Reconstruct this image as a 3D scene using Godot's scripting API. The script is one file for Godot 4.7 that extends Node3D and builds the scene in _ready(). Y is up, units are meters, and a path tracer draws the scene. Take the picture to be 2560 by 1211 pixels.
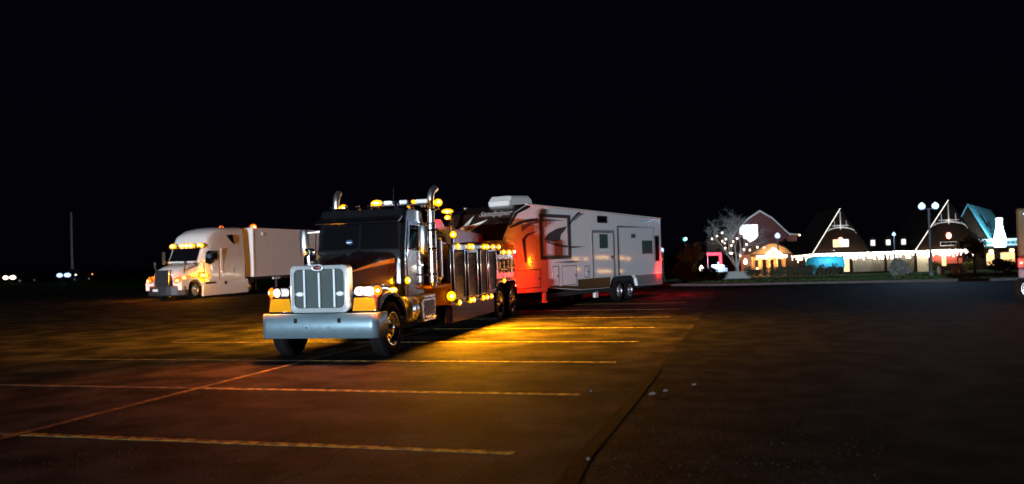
extends Node3D
# A parking lot at night: wrecker with fifth-wheel trailer, a parked semi, a lit roadhouse across the grass.
# Vehicles are built in local coordinates: u across, y up, w from the front towards the rear (local -z).

var M := {}
var used := {}
var cached := {}
var rng := RandomNumberGenerator.new()


# ---------------------------------------------------------------- naming
func numbered(called: String) -> String:
	var n: int = used.get(called, 0)
	used[called] = n + 1
	return called if n == 0 else "%s_%03d" % [called, n]


func put(o: Node3D, called: String, parent: Node = null) -> void:
	if parent == null or parent == self:
		o.name = numbered(called)
		add_child(o, true)
		return
	var n := 0
	var s := called
	while parent.has_node(NodePath(s)):
		n += 1
		s = "%s_%03d" % [called, n]
	o.name = s
	parent.add_child(o, true)


func tag(o: Node, label: String, category: String = "", group: String = "", kind: String = "") -> Node:
	if label:
		o.set_meta("label", label)
	if category:
		o.set_meta("category", category)
	if group:
		o.set_meta("group", group)
	if kind:
		o.set_meta("kind", kind)
	return o


func thing(called: String, label: String, category: String, at: Vector3, turn: float = 0.0, group: String = "") -> Node3D:
	var o := Node3D.new()
	put(o, called)
	o.position = at
	o.rotation.y = turn
	tag(o, label, category, group)
	return o


func obj(called: String, st: SurfaceTool, m: Material, parent: Node = null) -> MeshInstance3D:
	st.generate_normals()
	var o := MeshInstance3D.new()
	o.mesh = st.commit()
	o.material_override = m
	put(o, called, parent)
	return o


# ---------------------------------------------------------------- materials
func lin(r: float, g: float, b: float, a: float = 1.0) -> Color:
	var c := Color(r, g, b).linear_to_srgb()
	c.a = a
	return c


func mat(called: String, c: Color, rough: float, metal: float = 0.0) -> StandardMaterial3D:
	var m := StandardMaterial3D.new()
	m.resource_name = called
	m.albedo_color = c
	m.roughness = rough
	m.metallic = metal
	M[called] = m
	return m


func glow(called: String, r: float, g: float, b: float, e: float) -> StandardMaterial3D:
	var m := StandardMaterial3D.new()
	m.resource_name = called
	m.albedo_color = lin(r * 0.6, g * 0.6, b * 0.6)
	m.roughness = 0.25
	m.emission_enabled = true
	m.emission = lin(r, g, b)
	m.emission_energy_multiplier = e
	M[called] = m
	return m


func noise_tex(freq: float, c0: Color, c1: Color, seed_: int, size: int = 512, oct: int = 4, lo: float = 0.3, hi: float = 0.7) -> NoiseTexture2D:
	var n := FastNoiseLite.new()
	n.seed = seed_
	n.frequency = freq
	n.fractal_octaves = oct
	var t := NoiseTexture2D.new()
	t.noise = n
	t.width = size
	t.height = size
	t.seamless = true
	var g := Gradient.new()
	g.set_color(0, c0)
	g.set_color(1, c1)
	g.set_offset(0, lo)
	g.set_offset(1, hi)
	t.color_ramp = g
	return t


func bumps(m: StandardMaterial3D, freq: float, cm: float, seed_: int, scale: float, size: int = 512, oct: int = 3) -> void:
	m.heightmap_enabled = true
	m.heightmap_scale = cm
	m.heightmap_texture = noise_tex(freq, Color.BLACK, Color.WHITE, seed_, size, oct, 0.1, 0.9)
	m.uv1_triplanar = true
	m.uv1_scale = Vector3.ONE * scale


func materials() -> void:
	var m: StandardMaterial3D
	# asphalt: broad stains under fine aggregate
	m = mat("asphalt", Color.WHITE, 0.88)
	m.metallic_specular = 0.08
	m.albedo_texture = noise_tex(0.006, lin(0.02, 0.02, 0.022), lin(0.075, 0.07, 0.066), 11, 1024, 7, 0.25, 0.75)
	m.uv1_triplanar = true
	m.uv1_world_triplanar = true
	m.uv1_scale = Vector3.ONE * 0.11
	m.heightmap_enabled = true
	m.heightmap_scale = 0.9
	m.heightmap_texture = noise_tex(0.42, Color.BLACK, Color.WHITE, 5, 2048, 3, 0.2, 0.8)
	m.detail_enabled = true
	m.detail_blend_mode = BaseMaterial3D.BLEND_MODE_MUL
	m.detail_uv_layer = BaseMaterial3D.DETAIL_UV_2
	m.detail_albedo = noise_tex(0.11, lin(0.16, 0.16, 0.16), lin(1, 1, 1), 23, 1024, 4, 0.36, 0.64)
	m.uv2_triplanar = true
	m.uv2_world_triplanar = true
	m.uv2_scale = Vector3.ONE * 0.55
	var b := m.duplicate() as StandardMaterial3D
	b.resource_name = "asphalt_patch"
	b.albedo_texture = noise_tex(0.02, lin(0.012, 0.013, 0.016), lin(0.03, 0.032, 0.036), 31, 512, 5, 0.3, 0.7)
	M["asphalt_patch"] = b
	m = mat("tar", lin(0.004, 0.004, 0.005), 0.95)
	m.metallic_specular = 0.1
	bumps(m, 0.05, 0.6, 3, 0.8)
	m.uv1_world_triplanar = true
	m = mat("line_paint", Color.WHITE, 0.85)
	m.metallic_specular = 0.25
	m.albedo_texture = noise_tex(0.012, lin(0.07, 0.062, 0.04), lin(0.33, 0.24, 0.035), 77, 1024, 4, 0.36, 0.6)
	m.uv1_triplanar = true
	m.uv1_world_triplanar = true
	m.uv1_scale = Vector3.ONE * 0.5
	b = m.duplicate() as StandardMaterial3D
	b.resource_name = "worn_paint"
	b.albedo_texture = noise_tex(0.012, lin(0.04, 0.039, 0.036), lin(0.14, 0.105, 0.03), 78, 512, 4, 0.45, 0.7)
	M["worn_paint"] = b
	m = mat("soil", lin(0.03, 0.028, 0.02), 0.95)
	m = mat("lawn", Color.WHITE, 0.98)
	m.metallic_specular = 0.05
	m.albedo_texture = noise_tex(0.05, lin(0.015, 0.035, 0.01), lin(0.045, 0.1, 0.022), 9, 512, 5)
	m.uv1_triplanar = true
	m.uv1_world_triplanar = true
	m.uv1_scale = Vector3.ONE * 0.3
	m = mat("grass_blade", Color.WHITE, 0.8)
	m.vertex_color_use_as_albedo = true
	m = mat("concrete", Color.WHITE, 0.85)
	m.albedo_texture = noise_tex(0.03, lin(0.03, 0.03, 0.03), lin(0.06, 0.06, 0.058), 15, 256, 5)
	m.uv1_triplanar = true
	# vehicles
	m = mat("maroon_paint", lin(0.028, 0.006, 0.005), 0.22)
	m.clearcoat_enabled = true
	m.clearcoat = 1.0
	m.clearcoat_roughness = 0.03
	bumps(m, 0.01, 0.05, 41, 0.6, 256)
	m = mat("yellow_paint", lin(0.62, 0.25, 0.002), 0.6)
	m.metallic_specular = 0.2
	m.clearcoat_enabled = true
	m.clearcoat = 0.06
	m.clearcoat_roughness = 0.06
	m = mat("gold_stripe", lin(0.26, 0.09, 0.003), 0.35)
	m = mat("black_paint", lin(0.006, 0.006, 0.007), 0.2)
	m.clearcoat_enabled = true
	m.clearcoat = 1.0
	m.clearcoat_roughness = 0.03
	m = mat("red_paint", lin(0.42, 0.012, 0.008), 0.3)
	m = mat("white_paint", lin(0.62, 0.61, 0.58), 0.22)
	m.clearcoat_enabled = true
	m.clearcoat = 0.5
	m.clearcoat_roughness = 0.06
	m = mat("chrome", lin(0.82, 0.84, 0.86), 0.1, 1.0)
	bumps(m, 0.012, 0.12, 4, 0.9, 256)
	m = mat("brushed_chrome", lin(0.18, 0.27, 0.31), 0.45, 0.6)
	m.roughness_texture = noise_tex(0.02, Color(0.86, 0.86, 0.86), Color.WHITE, 46, 256, 4)
	m.uv1_triplanar = true
	m = mat("satin_chrome", lin(0.84, 0.9, 0.92), 0.36, 1.0)
	m = mat("white_chrome", lin(0.62, 0.68, 0.69), 0.34, 0.45)
	m = mat("aluminium", lin(0.62, 0.62, 0.62), 0.34, 1.0)
	m.roughness_texture = noise_tex(0.03, Color(0.7, 0.7, 0.7), Color.WHITE, 47, 256, 4)
	m.uv1_triplanar = true
	m = mat("shutter_metal", lin(0.4, 0.4, 0.39), 0.28, 1.0)
	m = mat("grille_mesh", lin(0.06, 0.08, 0.078), 0.65, 0.3)
	m.heightmap_enabled = true
	m.heightmap_scale = 0.6
	var cell := FastNoiseLite.new()
	cell.noise_type = FastNoiseLite.TYPE_CELLULAR
	cell.cellular_jitter = 0.15
	cell.frequency = 0.09
	cell.fractal_type = FastNoiseLite.FRACTAL_NONE
	var ct := NoiseTexture2D.new()
	ct.noise = cell
	ct.width = 512
	ct.height = 512
	ct.seamless = true
	m.heightmap_texture = ct
	m.uv1_triplanar = true
	m.uv1_scale = Vector3.ONE * 1.4
	m = mat("rubber", lin(0.007, 0.007, 0.007), 0.9)
	m.metallic_specular = 0.2
	m = mat("black_plastic", lin(0.012, 0.012, 0.013), 0.55)
	m = mat("chassis", lin(0.02, 0.017, 0.014), 0.6)
	m = mat("dark_gap", lin(0.004, 0.004, 0.004), 0.9)
	m = mat("white_panel", lin(0.6, 0.6, 0.59), 0.5)
	bumps(m, 0.02, 0.5, 61, 0.5, 256)
	m = mat("gelcoat", lin(0.68, 0.67, 0.67), 0.045)
	m.metallic_specular = 0.55
	m = mat("graphite_film", lin(0.045, 0.042, 0.045), 0.16)
	m = mat("grey_film", lin(0.17, 0.165, 0.18), 0.16)
	m = mat("brown_film", lin(0.055, 0.03, 0.012), 0.2)
	m = mat("dark_cap", lin(0.022, 0.011, 0.008), 0.24)
	m.clearcoat_enabled = true
	m.clearcoat = 0.5
	m.clearcoat_roughness = 0.12
	m = mat("silver_letters", lin(0.5, 0.46, 0.44), 0.35, 0.3)
	m = mat("blue_cloth", lin(0.012, 0.04, 0.1), 0.9)
	m = mat("badge_red", lin(0.12, 0.02, 0.02), 0.4)
	m = mat("dark_glass", lin(0.004, 0.004, 0.005), 0.03)
	m = mat("clear_lens", lin(0.75, 0.75, 0.75), 0.08)
	m = mat("pane", Color(0.05, 0.06, 0.06, 0.25), 0.03)
	m.transparency = BaseMaterial3D.TRANSPARENCY_ALPHA
	m = mat("green_pane", lin(0.05, 0.085, 0.08), 0.06)
	m = mat("amber_reflector", lin(0.6, 0.2, 0.01), 0.25)
	m = mat("red_reflector", lin(0.5, 0.01, 0.01), 0.25)
	# lamps, as the camera sees their faces
	glow("amber_lens", 1.0, 0.34, 0.003, 0.7)
	glow("amber_bulb", 1.0, 0.78, 0.28, 2.2)
	glow("orange_lens", 1.0, 0.13, 0.004, 0.7)
	glow("orange_bulb", 1.0, 0.6, 0.25, 1.6)
	glow("red_lens", 1.0, 0.05, 0.02, 1.0)
	glow("red_bulb", 1.0, 0.4, 0.25, 2.2)
	glow("white_lens", 1.0, 0.74, 0.58, 1.1)
	glow("white_bulb", 1.0, 0.93, 0.78, 3.5)
	glow("cold_lens", 0.42, 0.62, 1.0, 0.5)
	glow("cold_bulb", 0.8, 0.92, 1.0, 1.1)
	glow("warm_lens", 1.0, 0.62, 0.22, 1.4)
	glow("warm_bulb", 1.0, 0.86, 0.6, 3)
	glow("sign_face", 0.9, 0.97, 1.0, 1.6)
	glow("bottle_face", 0.75, 0.93, 1.0, 2.6)
	glow("green_lens", 0.05, 0.9, 0.6, 1.4)
	glow("window_warm", 1.0, 0.55, 0.2, 0.55)
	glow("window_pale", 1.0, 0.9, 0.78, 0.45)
	glow("lamp_red_tube", 1.0, 0.06, 0.1, 0.8)
	glow("star_lamp", 1.0, 0.3, 0.2, 1.3)
	# buildings and plants
	m = mat("barn_red", Color.WHITE, 0.8)
	m.albedo_texture = noise_tex(0.04, lin(0.11, 0.03, 0.028), lin(0.17, 0.05, 0.045), 71, 256, 4)
	m.uv1_triplanar = true
	m = mat("white_trim", lin(0.7, 0.7, 0.68), 0.6)
	m = mat("brown_wood", Color.WHITE, 0.9)
	m.metallic_specular = 0.15
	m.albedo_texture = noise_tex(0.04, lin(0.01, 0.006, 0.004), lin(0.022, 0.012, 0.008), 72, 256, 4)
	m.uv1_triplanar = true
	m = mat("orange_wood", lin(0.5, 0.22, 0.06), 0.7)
	m = mat("dark_roof", Color.WHITE, 0.95)
	m.metallic_specular = 0.1
	m.albedo_texture = noise_tex(0.06, lin(0.005, 0.005, 0.005), lin(0.013, 0.012, 0.012), 73, 256, 4)
	m.uv1_triplanar = true
	m = mat("teal_metal", lin(0.05, 0.22, 0.27), 0.45)
	m = mat("cream_wall", lin(0.55, 0.5, 0.38), 0.8)
	m = mat("red_panel", lin(0.5, 0.08, 0.05), 0.7)
	m = mat("teal_tarp", lin(0.03, 0.42, 0.5), 0.6)
	m = mat("curtain", Color.WHITE, 0.6)
	m.albedo_texture = noise_tex(0.03, lin(0.09, 0.075, 0.055), lin(0.22, 0.19, 0.14), 74, 256, 5)
	m.uv1_triplanar = true
	m = mat("pale_wall", lin(0.3, 0.32, 0.3), 0.85)
	m = mat("bark", lin(0.09, 0.075, 0.055), 0.9)
	m = mat("pale_bark", lin(0.2, 0.22, 0.225), 0.9)
	m = mat("leaf", Color.WHITE, 0.75)
	m.vertex_color_use_as_albedo = true
	m.backlight_enabled = true
	m.backlight = Color(0.25, 0.25, 0.25)
	m = mat("tan_panel", lin(0.07, 0.045, 0.014), 0.7)
	m = mat("straw", lin(0.4, 0.36, 0.28), 0.9)
	m = mat("galvanised", lin(0.07, 0.075, 0.085), 0.6, 0.3)
	m = mat("grit", Color.WHITE, 0.85)
	m.vertex_color_use_as_albedo = true
	m = mat("paper", lin(0.045, 0.045, 0.048), 0.9)


# ---------------------------------------------------------------- mesh helpers
func mb() -> SurfaceTool:
	var st := SurfaceTool.new()
	st.begin(Mesh.PRIMITIVE_TRIANGLES)
	st.set_smooth_group(-1)
	return st


func trin(st: SurfaceTool, a: Vector3, b: Vector3, c: Vector3, n: Vector3) -> void:
	if (b - a).cross(c - a).dot(n) > 0.0:
		st.add_vertex(a); st.add_vertex(c); st.add_vertex(b)
	else:
		st.add_vertex(a); st.add_vertex(b); st.add_vertex(c)


func quadn(st: SurfaceTool, a: Vector3, b: Vector3, c: Vector3, d: Vector3, n: Vector3) -> void:
	trin(st, a, b, c, n)
	trin(st, a, c, d, n)


# a box with chamfered edges: centre c, size s
func box(st: SurfaceTool, c: Vector3, s: Vector3, bev: float = 0.0, bs: Basis = Basis.IDENTITY) -> void:
	var h := s * 0.5
	bev = minf(bev, minf(h.x, minf(h.y, h.z)) * 0.8)
	var P := func(sx: float, sy: float, sz: float, ax: int) -> Vector3:
		var v := Vector3(sx * (h.x - bev), sy * (h.y - bev), sz * (h.z - bev))
		v[ax] = [sx, sy, sz][ax] * h[ax]
		return c + bs * v
	for ax in 3:
		for s0 in [-1.0, 1.0]:
			var q := []
			for k in [[-1.0, -1.0], [1.0, -1.0], [1.0, 1.0], [-1.0, 1.0]]:
				var sg := [0.0, 0.0, 0.0]
				sg[ax] = s0
				sg[(ax + 1) % 3] = k[0]
				sg[(ax + 2) % 3] = k[1]
				q.append(P.call(sg[0], sg[1], sg[2], ax))
			var n := Vector3.ZERO
			n[ax] = s0
			quadn(st, q[0], q[1], q[2], q[3], bs * n)
	if bev <= 0.0:
		return
	for ax in 3:
		var a1 := (ax + 1) % 3
		var a2 := (ax + 2) % 3
		for s1 in [-1.0, 1.0]:
			for s2 in [-1.0, 1.0]:
				var q := []
				for k in [[-1.0, a1], [1.0, a1], [1.0, a2], [-1.0, a2]]:
					var sg := [0.0, 0.0, 0.0]
					sg[ax] = k[0]
					sg[a1] = s1
					sg[a2] = s2
					q.append(P.call(sg[0], sg[1], sg[2], k[1]))
				var n := Vector3.ZERO
				n[a1] = s1
				n[a2] = s2
				quadn(st, q[0], q[1], q[2], q[3], bs * n)
	for sx in [-1.0, 1.0]:
		for sy in [-1.0, 1.0]:
			for sz in [-1.0, 1.0]:
				trin(st, P.call(sx, sy, sz, 0), P.call(sx, sy, sz, 1), P.call(sx, sy, sz, 2), bs * Vector3(sx, sy, sz))


# box in vehicle coordinates
func bx(st: SurfaceTool, u0: float, u1: float, y0: float, y1: float, w0: float, w1: float, bev: float = 0.01) -> void:
	box(st, Vector3((u0 + u1) / 2, (y0 + y1) / 2, -(w0 + w1) / 2), Vector3(absf(u1 - u0), absf(y1 - y0), absf(w1 - w0)), bev)


func inset(pts: PackedVector2Array, d: float) -> PackedVector2Array:
	var out := PackedVector2Array()
	var n := pts.size()
	var area := 0.0
	for i in n:
		area += pts[i].cross(pts[(i + 1) % n])
	var sg := signf(area)
	for i in n:
		var e0 := (pts[i] - pts[(i + n - 1) % n]).normalized()
		var e1 := (pts[(i + 1) % n] - pts[i]).normalized()
		var n0 := Vector2(-e0.y, e0.x) * sg
		var n1 := Vector2(-e1.y, e1.x) * sg
		var m := n0 + n1
		m = m / maxf(0.4, m.dot(m) * 0.5)
		out.append(pts[i] + m * d)
	return out


# polygon pushed along ez from t0 to t1, with chamfered rims
func prism(st: SurfaceTool, p: Array, o: Vector3, ex: Vector3, ey: Vector3, ez: Vector3, t0: float, t1: float, bev: float = 0.0) -> void:
	var pts := PackedVector2Array(p)
	var cap := inset(pts, bev) if bev > 0.0 else pts
	var idx := Geometry2D.triangulate_polygon(cap)
	if idx.is_empty():
		push_error("polygon cannot be cut")
	var at := func(q: Vector2, t: float) -> Vector3:
		return o + ex * q.x + ey * q.y + ez * t
	for i in range(0, idx.size(), 3):
		for k in 2:
			trin(st, at.call(cap[idx[i]], [t0, t1][k]), at.call(cap[idx[i + 1]], [t0, t1][k]), at.call(cap[idx[i + 2]], [t0, t1][k]), ez * (k * 2.0 - 1.0) * signf(t1 - t0))
	var area := 0.0
	var n := pts.size()
	for i in n:
		area += pts[i].cross(pts[(i + 1) % n])
	var s := signf(t1 - t0) * bev
	for i in n:
		var a := pts[i]
		var b := pts[(i + 1) % n]
		var d := (b - a) * signf(area)
		var nn := ex * d.y - ey * d.x
		quadn(st, at.call(a, t0 + s), at.call(b, t0 + s), at.call(b, t1 - s), at.call(a, t1 - s), nn)
		if bev > 0.0:
			quadn(st, at.call(a, t0 + s), at.call(b, t0 + s), at.call(cap[(i + 1) % n], t0), at.call(cap[i], t0), nn - ez * signf(t1 - t0))
			quadn(st, at.call(a, t1 - s), at.call(b, t1 - s), at.call(cap[(i + 1) % n], t1), at.call(cap[i], t1), nn + ez * signf(t1 - t0))


func side(st: SurfaceTool, p: Array, u0: float, u1: float, bev: float = 0.0) -> void:   # points (w, y)
	prism(st, p, Vector3.ZERO, Vector3(0, 0, -1), Vector3.UP, Vector3.RIGHT, u0, u1, bev)


func front(st: SurfaceTool, p: Array, w0: float, w1: float, bev: float = 0.0) -> void:   # points (u, y)
	prism(st, p, Vector3.ZERO, Vector3.RIGHT, Vector3.UP, Vector3(0, 0, -1), w0, w1, bev)


func plan(st: SurfaceTool, p: Array, y0: float, y1: float, bev: float = 0.0) -> void:   # points (u, w)
	prism(st, p, Vector3.ZERO, Vector3.RIGHT, Vector3(0, 0, -1), Vector3.UP, y0, y1, bev)


func rrect(x0: float, x1: float, y0: float, y1: float, r: float, seg: int = 4) -> Array:
	var out := []
	for c in [[x1 - r, y1 - r, 0.0], [x0 + r, y1 - r, PI / 2], [x0 + r, y0 + r, PI], [x1 - r, y0 + r, PI * 1.5]]:
		for i in seg + 1:
			var a: float = c[2] + PI / 2 * i / seg
			out.append(Vector2(c[0] + r * cos(a), c[1] + r * sin(a)))
	return out


# a frame between two outlines of equal point count, in vehicle front coordinates
func ring(st: SurfaceTool, outer: Array, inner: Array, w0: float, w1: float, crown: float = 0.0) -> void:
	var n := outer.size()
	var P := func(q: Vector2, w: float) -> Vector3: return Vector3(q.x, q.y, -w)
	for i in n:
		var j := (i + 1) % n
		var o0: Vector2 = outer[i]
		var o1: Vector2 = outer[j]
		var i0: Vector2 = inner[i]
		var i1: Vector2 = inner[j]
		var m0 := (o0 + i0) / 2
		var m1 := (o1 + i1) / 2
		var nn := Vector3((o0 - i0).x, (o0 - i0).y, 0)
		quadn(st, P.call(o0, w0), P.call(o1, w0), P.call(m1, w0 - crown), P.call(m0, w0 - crown), Vector3(0, 0, 1))
		quadn(st, P.call(m0, w0 - crown), P.call(m1, w0 - crown), P.call(i1, w0), P.call(i0, w0), Vector3(0, 0, 1))
		quadn(st, P.call(o0, w0), P.call(o1, w0), P.call(o1, w1), P.call(o0, w1), nn)
		quadn(st, P.call(i0, w0), P.call(i1, w0), P.call(i1, w1), P.call(i0, w1), -nn)


func loft(st: SurfaceTool, rings: Array, closed: bool, smooth: int = -1) -> void:
	st.set_smooth_group(smooth)
	for k in rings.size() - 1:
		var a: Array = rings[k]
		var b: Array = rings[k + 1]
		var c := Vector3.ZERO
		for v in a:
			c += v
		for v in b:
			c += v
		c /= a.size() + b.size()
		for i in (a.size() if closed else a.size() - 1):
			var j := (i + 1) % a.size()
			var mid: Vector3 = (a[i] + a[j] + b[i] + b[j]) / 4.0
			quadn(st, a[i], a[j], b[j], b[i], mid - c)
	st.set_smooth_group(-1)


func cap_ring(st: SurfaceTool, r: Array, n: Vector3) -> void:
	var c := Vector3.ZERO
	for v in r:
		c += v
	c /= r.size()
	for i in r.size():
		trin(st, c, r[i], r[(i + 1) % r.size()], n)


var tube_group := 1000


func tube(st: SurfaceTool, pts: Array, r0: float, r1: float = -1.0, sides: int = 10, caps: bool = true) -> void:
	r1 = r0 if r1 < 0 else r1
	var rings := []
	var up := Vector3.UP
	for i in pts.size():
		var d: Vector3 = (pts[mini(i + 1, pts.size() - 1)] - pts[maxi(i - 1, 0)]).normalized()
		if absf(d.dot(up)) > 0.95:
			up = Vector3.RIGHT if absf(d.dot(Vector3.RIGHT)) < 0.9 else Vector3.BACK
		var x := d.cross(up).normalized()
		var y := x.cross(d)
		up = y
		var r := lerpf(r0, r1, float(i) / maxf(1, pts.size() - 1))
		var ringp := []
		for k in sides:
			var a := TAU * k / sides
			ringp.append(pts[i] + (x * cos(a) + y * sin(a)) * r)
		rings.append(ringp)
	tube_group += 1
	loft(st, rings, true, tube_group)
	if caps:
		cap_ring(st, rings[0], pts[0] - pts[1])
		cap_ring(st, rings[-1], pts[-1] - pts[-2])


# turned shape: profile of (radius, height) round the axis of xf's y; a break in the profile (same point twice) makes a sharp edge
func lathe(st: SurfaceTool, prof: Array, xf: Transform3D, sides: int = 24) -> void:
	var rings := []
	for p in prof:
		var ringp := []
		for k in sides:
			var a := TAU * k / sides
			ringp.append(xf * Vector3(p[0] * cos(a), p[1], p[0] * sin(a)))
		rings.append(ringp)
	tube_group += 1
	for k in rings.size() - 1:
		if (Vector2(prof[k][0], prof[k][1]) - Vector2(prof[k + 1][0], prof[k + 1][1])).length() < 1e-5:
			tube_group += 1
			continue
		st.set_smooth_group(tube_group)
		var dr: float = prof[k + 1][0] - prof[k][0]
		var dy: float = prof[k + 1][1] - prof[k][1]
		for i in sides:
			var j := (i + 1) % sides
			var a := TAU * (i + 0.5) / sides
			var n := xf.basis * Vector3(cos(a) * dy, -dr, sin(a) * dy)
			quadn(st, rings[k][i], rings[k][j], rings[k + 1][j], rings[k + 1][i], n)
	st.set_smooth_group(-1)


func pointing(at: Vector3, axis: Vector3) -> Transform3D:   # local y along axis
	var y := axis.normalized()
	var x := y.cross(Vector3.UP if absf(y.y) < 0.9 else Vector3.RIGHT).normalized()
	return Transform3D(Basis(x, y, x.cross(y)), at)


func ball(st: SurfaceTool, c: Vector3, r: Vector3, seg: int = 12) -> void:
	var prof := []
	for i in seg / 2 + 1:
		var a := -PI / 2 + PI * i / (seg / 2)
		prof.append([maxf(cos(a), 0.001), sin(a)])
	lathe(st, prof, Transform3D(Basis.from_scale(r), c), seg)


# ---------------------------------------------------------------- lamps
func omni(parent: Node, at: Vector3, c: Color, energy: float, size: float, reach: float = 60.0) -> OmniLight3D:
	var l := OmniLight3D.new()
	l.name = "light"
	l.light_color = c
	l.light_energy = energy
	l.light_size = size
	l.omni_range = reach
	l.omni_attenuation = 2.0
	l.shadow_enabled = true
	parent.add_child(l, true)
	l.position = at
	return l


func spot(parent: Node, at: Vector3, towards: Vector3, c: Color, energy: float, size: float, angle: float, reach: float = 150.0) -> SpotLight3D:
	var l := SpotLight3D.new()
	l.name = "light"
	l.light_color = c
	l.light_energy = energy
	l.light_size = size
	l.spot_range = reach
	l.spot_attenuation = 2.0
	l.spot_angle = angle
	l.spot_angle_attenuation = 1.0
	l.shadow_enabled = true
	parent.add_child(l, true)
	l.position = at
	var z := -towards.normalized()
	var x := Vector3.UP.cross(z).normalized() if absf(z.y) < 0.98 else Vector3.RIGHT
	l.basis = Basis(x, z.cross(x), z)
	return l


const LIT := {
	"amber": [1.0, 0.34, 0.004], "orange": [1.0, 0.17, 0.006], "red": [1.0, 0.004, 0.001], "white": [1.0, 0.86, 0.7], "cold": [0.45, 0.68, 1.0], "warm": [1.0, 0.66, 0.32],
}


# a small round lamp: dark rim, domed lens enlarged to carry the glare halo, hot filament dome in its middle, and its light
func lamp(parent: Node, called: String, at: Vector3, dir: Vector3, r: float, tint: String, energy: float, flat: float = 0.6, long: float = 1.0, beam: float = 0.0, aim: Vector3 = Vector3.ZERO) -> MeshInstance3D:
	var key := "%s_%.3f_%.2f_%.2f" % [tint, r, flat, long]
	if not cached.has(key):
		var s1 := mb()
		ball(s1, Vector3.ZERO, Vector3(r * long, r * flat, r), 14)
		s1.generate_normals()
		var s2 := mb()
		ball(s2, Vector3.ZERO, Vector3(r * (long - 0.36), r * flat * 1.12, r * 0.64), 12)
		s2.generate_normals()
		var s3 := mb()
		if flat >= 1.0:
			lathe(s3, [[0.3, -1.25], [0.42, -1.2], [0.42, -0.85], [0.42, -0.85], [0.001, -0.8]], Transform3D(Basis.from_scale(Vector3(r, r * flat, r)), Vector3.ZERO), 12)
		else:
			lathe(s3, [[1.16, -0.5], [1.16, 0.12], [1.16, 0.12], [0.98, 0.2], [0.98, 0.2], [0.96, -0.5]], Transform3D(Basis.from_scale(Vector3(r * (long + 0.0), r * 0.7, r)), Vector3(0, -r * 0.12, 0)), 14)
		s3.generate_normals()
		cached[key] = [s1.commit(), s2.commit(), s3.commit()]
	var o := MeshInstance3D.new()
	o.mesh = cached[key][2]
	o.material_override = M["black_plastic"]
	put(o, called, parent)
	o.transform = pointing(at, dir)
	for k in 2:
		var q := MeshInstance3D.new()
		q.mesh = cached[key][k]
		q.material_override = M[tint + ["_lens", "_bulb"][k]]
		put(q, ["lamp_lens", "lamp_bulb"][k], o)
	if energy > 0.0:
		var c: Array = LIT[tint]
		if beam > 0.0:
			spot(o, Vector3.ZERO, o.basis.inverse() * aim, lin(c[0], c[1], c[2]), energy, r * 0.9, beam)
		else:
			omni(o, Vector3.ZERO, lin(c[0], c[1], c[2]), energy, r * 0.9)
	return o


# ---------------------------------------------------------------- wheels (axle along x)
func wheel(parent: Node, at: Vector3, r: float, width: float, outer: float, rim_mat: String) -> void:
	var key := "wheel_%.2f_%.2f" % [r, width]
	if not cached.has(key):
		var X := Transform3D(Basis(Vector3(0, 1, 0), Vector3(1, 0, 0), Vector3(0, 0, -1)), Vector3.ZERO)
		var h := width / 2
		var st := mb()
		lathe(st, [[r * 0.56, -h * 0.8], [r * 0.62, -h], [r * 0.86, -h], [r * 0.97, -h * 0.72], [r * 0.97, -h * 0.72], [r, -h * 0.66], [r, -h * 0.25], [r, -h * 0.25], [r * 0.965, -h * 0.22], [r * 0.965, -h * 0.12], [r, -h * 0.1],
			[r, h * 0.1], [r, h * 0.1], [r * 0.965, h * 0.12], [r * 0.965, h * 0.22], [r, h * 0.25], [r, h * 0.66], [r, h * 0.66], [r * 0.97, h * 0.72], [r * 0.86, h], [r * 0.62, h], [r * 0.56, h * 0.8]], X, 36)
		st.generate_normals()
		var rim := mb()
		lathe(rim, [[r * 0.6, h * 0.98], [r * 0.57, h * 1.0], [r * 0.55, h * 0.86], [r * 0.55, h * 0.86], [r * 0.5, h * 0.5], [r * 0.46, h * 0.42], [r * 0.3, h * 0.5], [r * 0.2, h * 0.52], [r * 0.2, h * 0.52], [r * 0.19, h * 0.9], [r * 0.13, h * 1.02], [0.002, h * 1.05]], X, 32)
		for k in 10:
			var a := TAU * k / 10
			tube(rim, [Vector3(h * 0.46, cos(a) * r * 0.31, sin(a) * r * 0.31), Vector3(h * 0.66, cos(a) * r * 0.31, sin(a) * r * 0.31)], r * 0.035, -1, 6)
		rim.generate_normals()
		var holes := mb()
		for k in 10:
			var a := TAU * (k + 0.5) / 10
			tube(holes, [Vector3(h * 0.44, cos(a) * r * 0.42, sin(a) * r * 0.42), Vector3(h * 0.475, cos(a) * r * 0.42, sin(a) * r * 0.42)], r * 0.05, -1, 8)
		holes.generate_normals()
		cached[key] = [st.commit(), rim.commit(), holes.commit()]
	var o := MeshInstance3D.new()
	o.mesh = cached[key][0]
	o.material_override = M["rubber"]
	put(o, "wheel", parent)
	o.position = at
	if outer < 0:
		o.rotation.y = PI
	for k in 2:
		var q := MeshInstance3D.new()
		q.mesh = cached[key][k + 1]
		q.material_override = M[[rim_mat, "dark_gap"][k]]
		put(q, ["rim", "vent_holes"][k], o)


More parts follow.
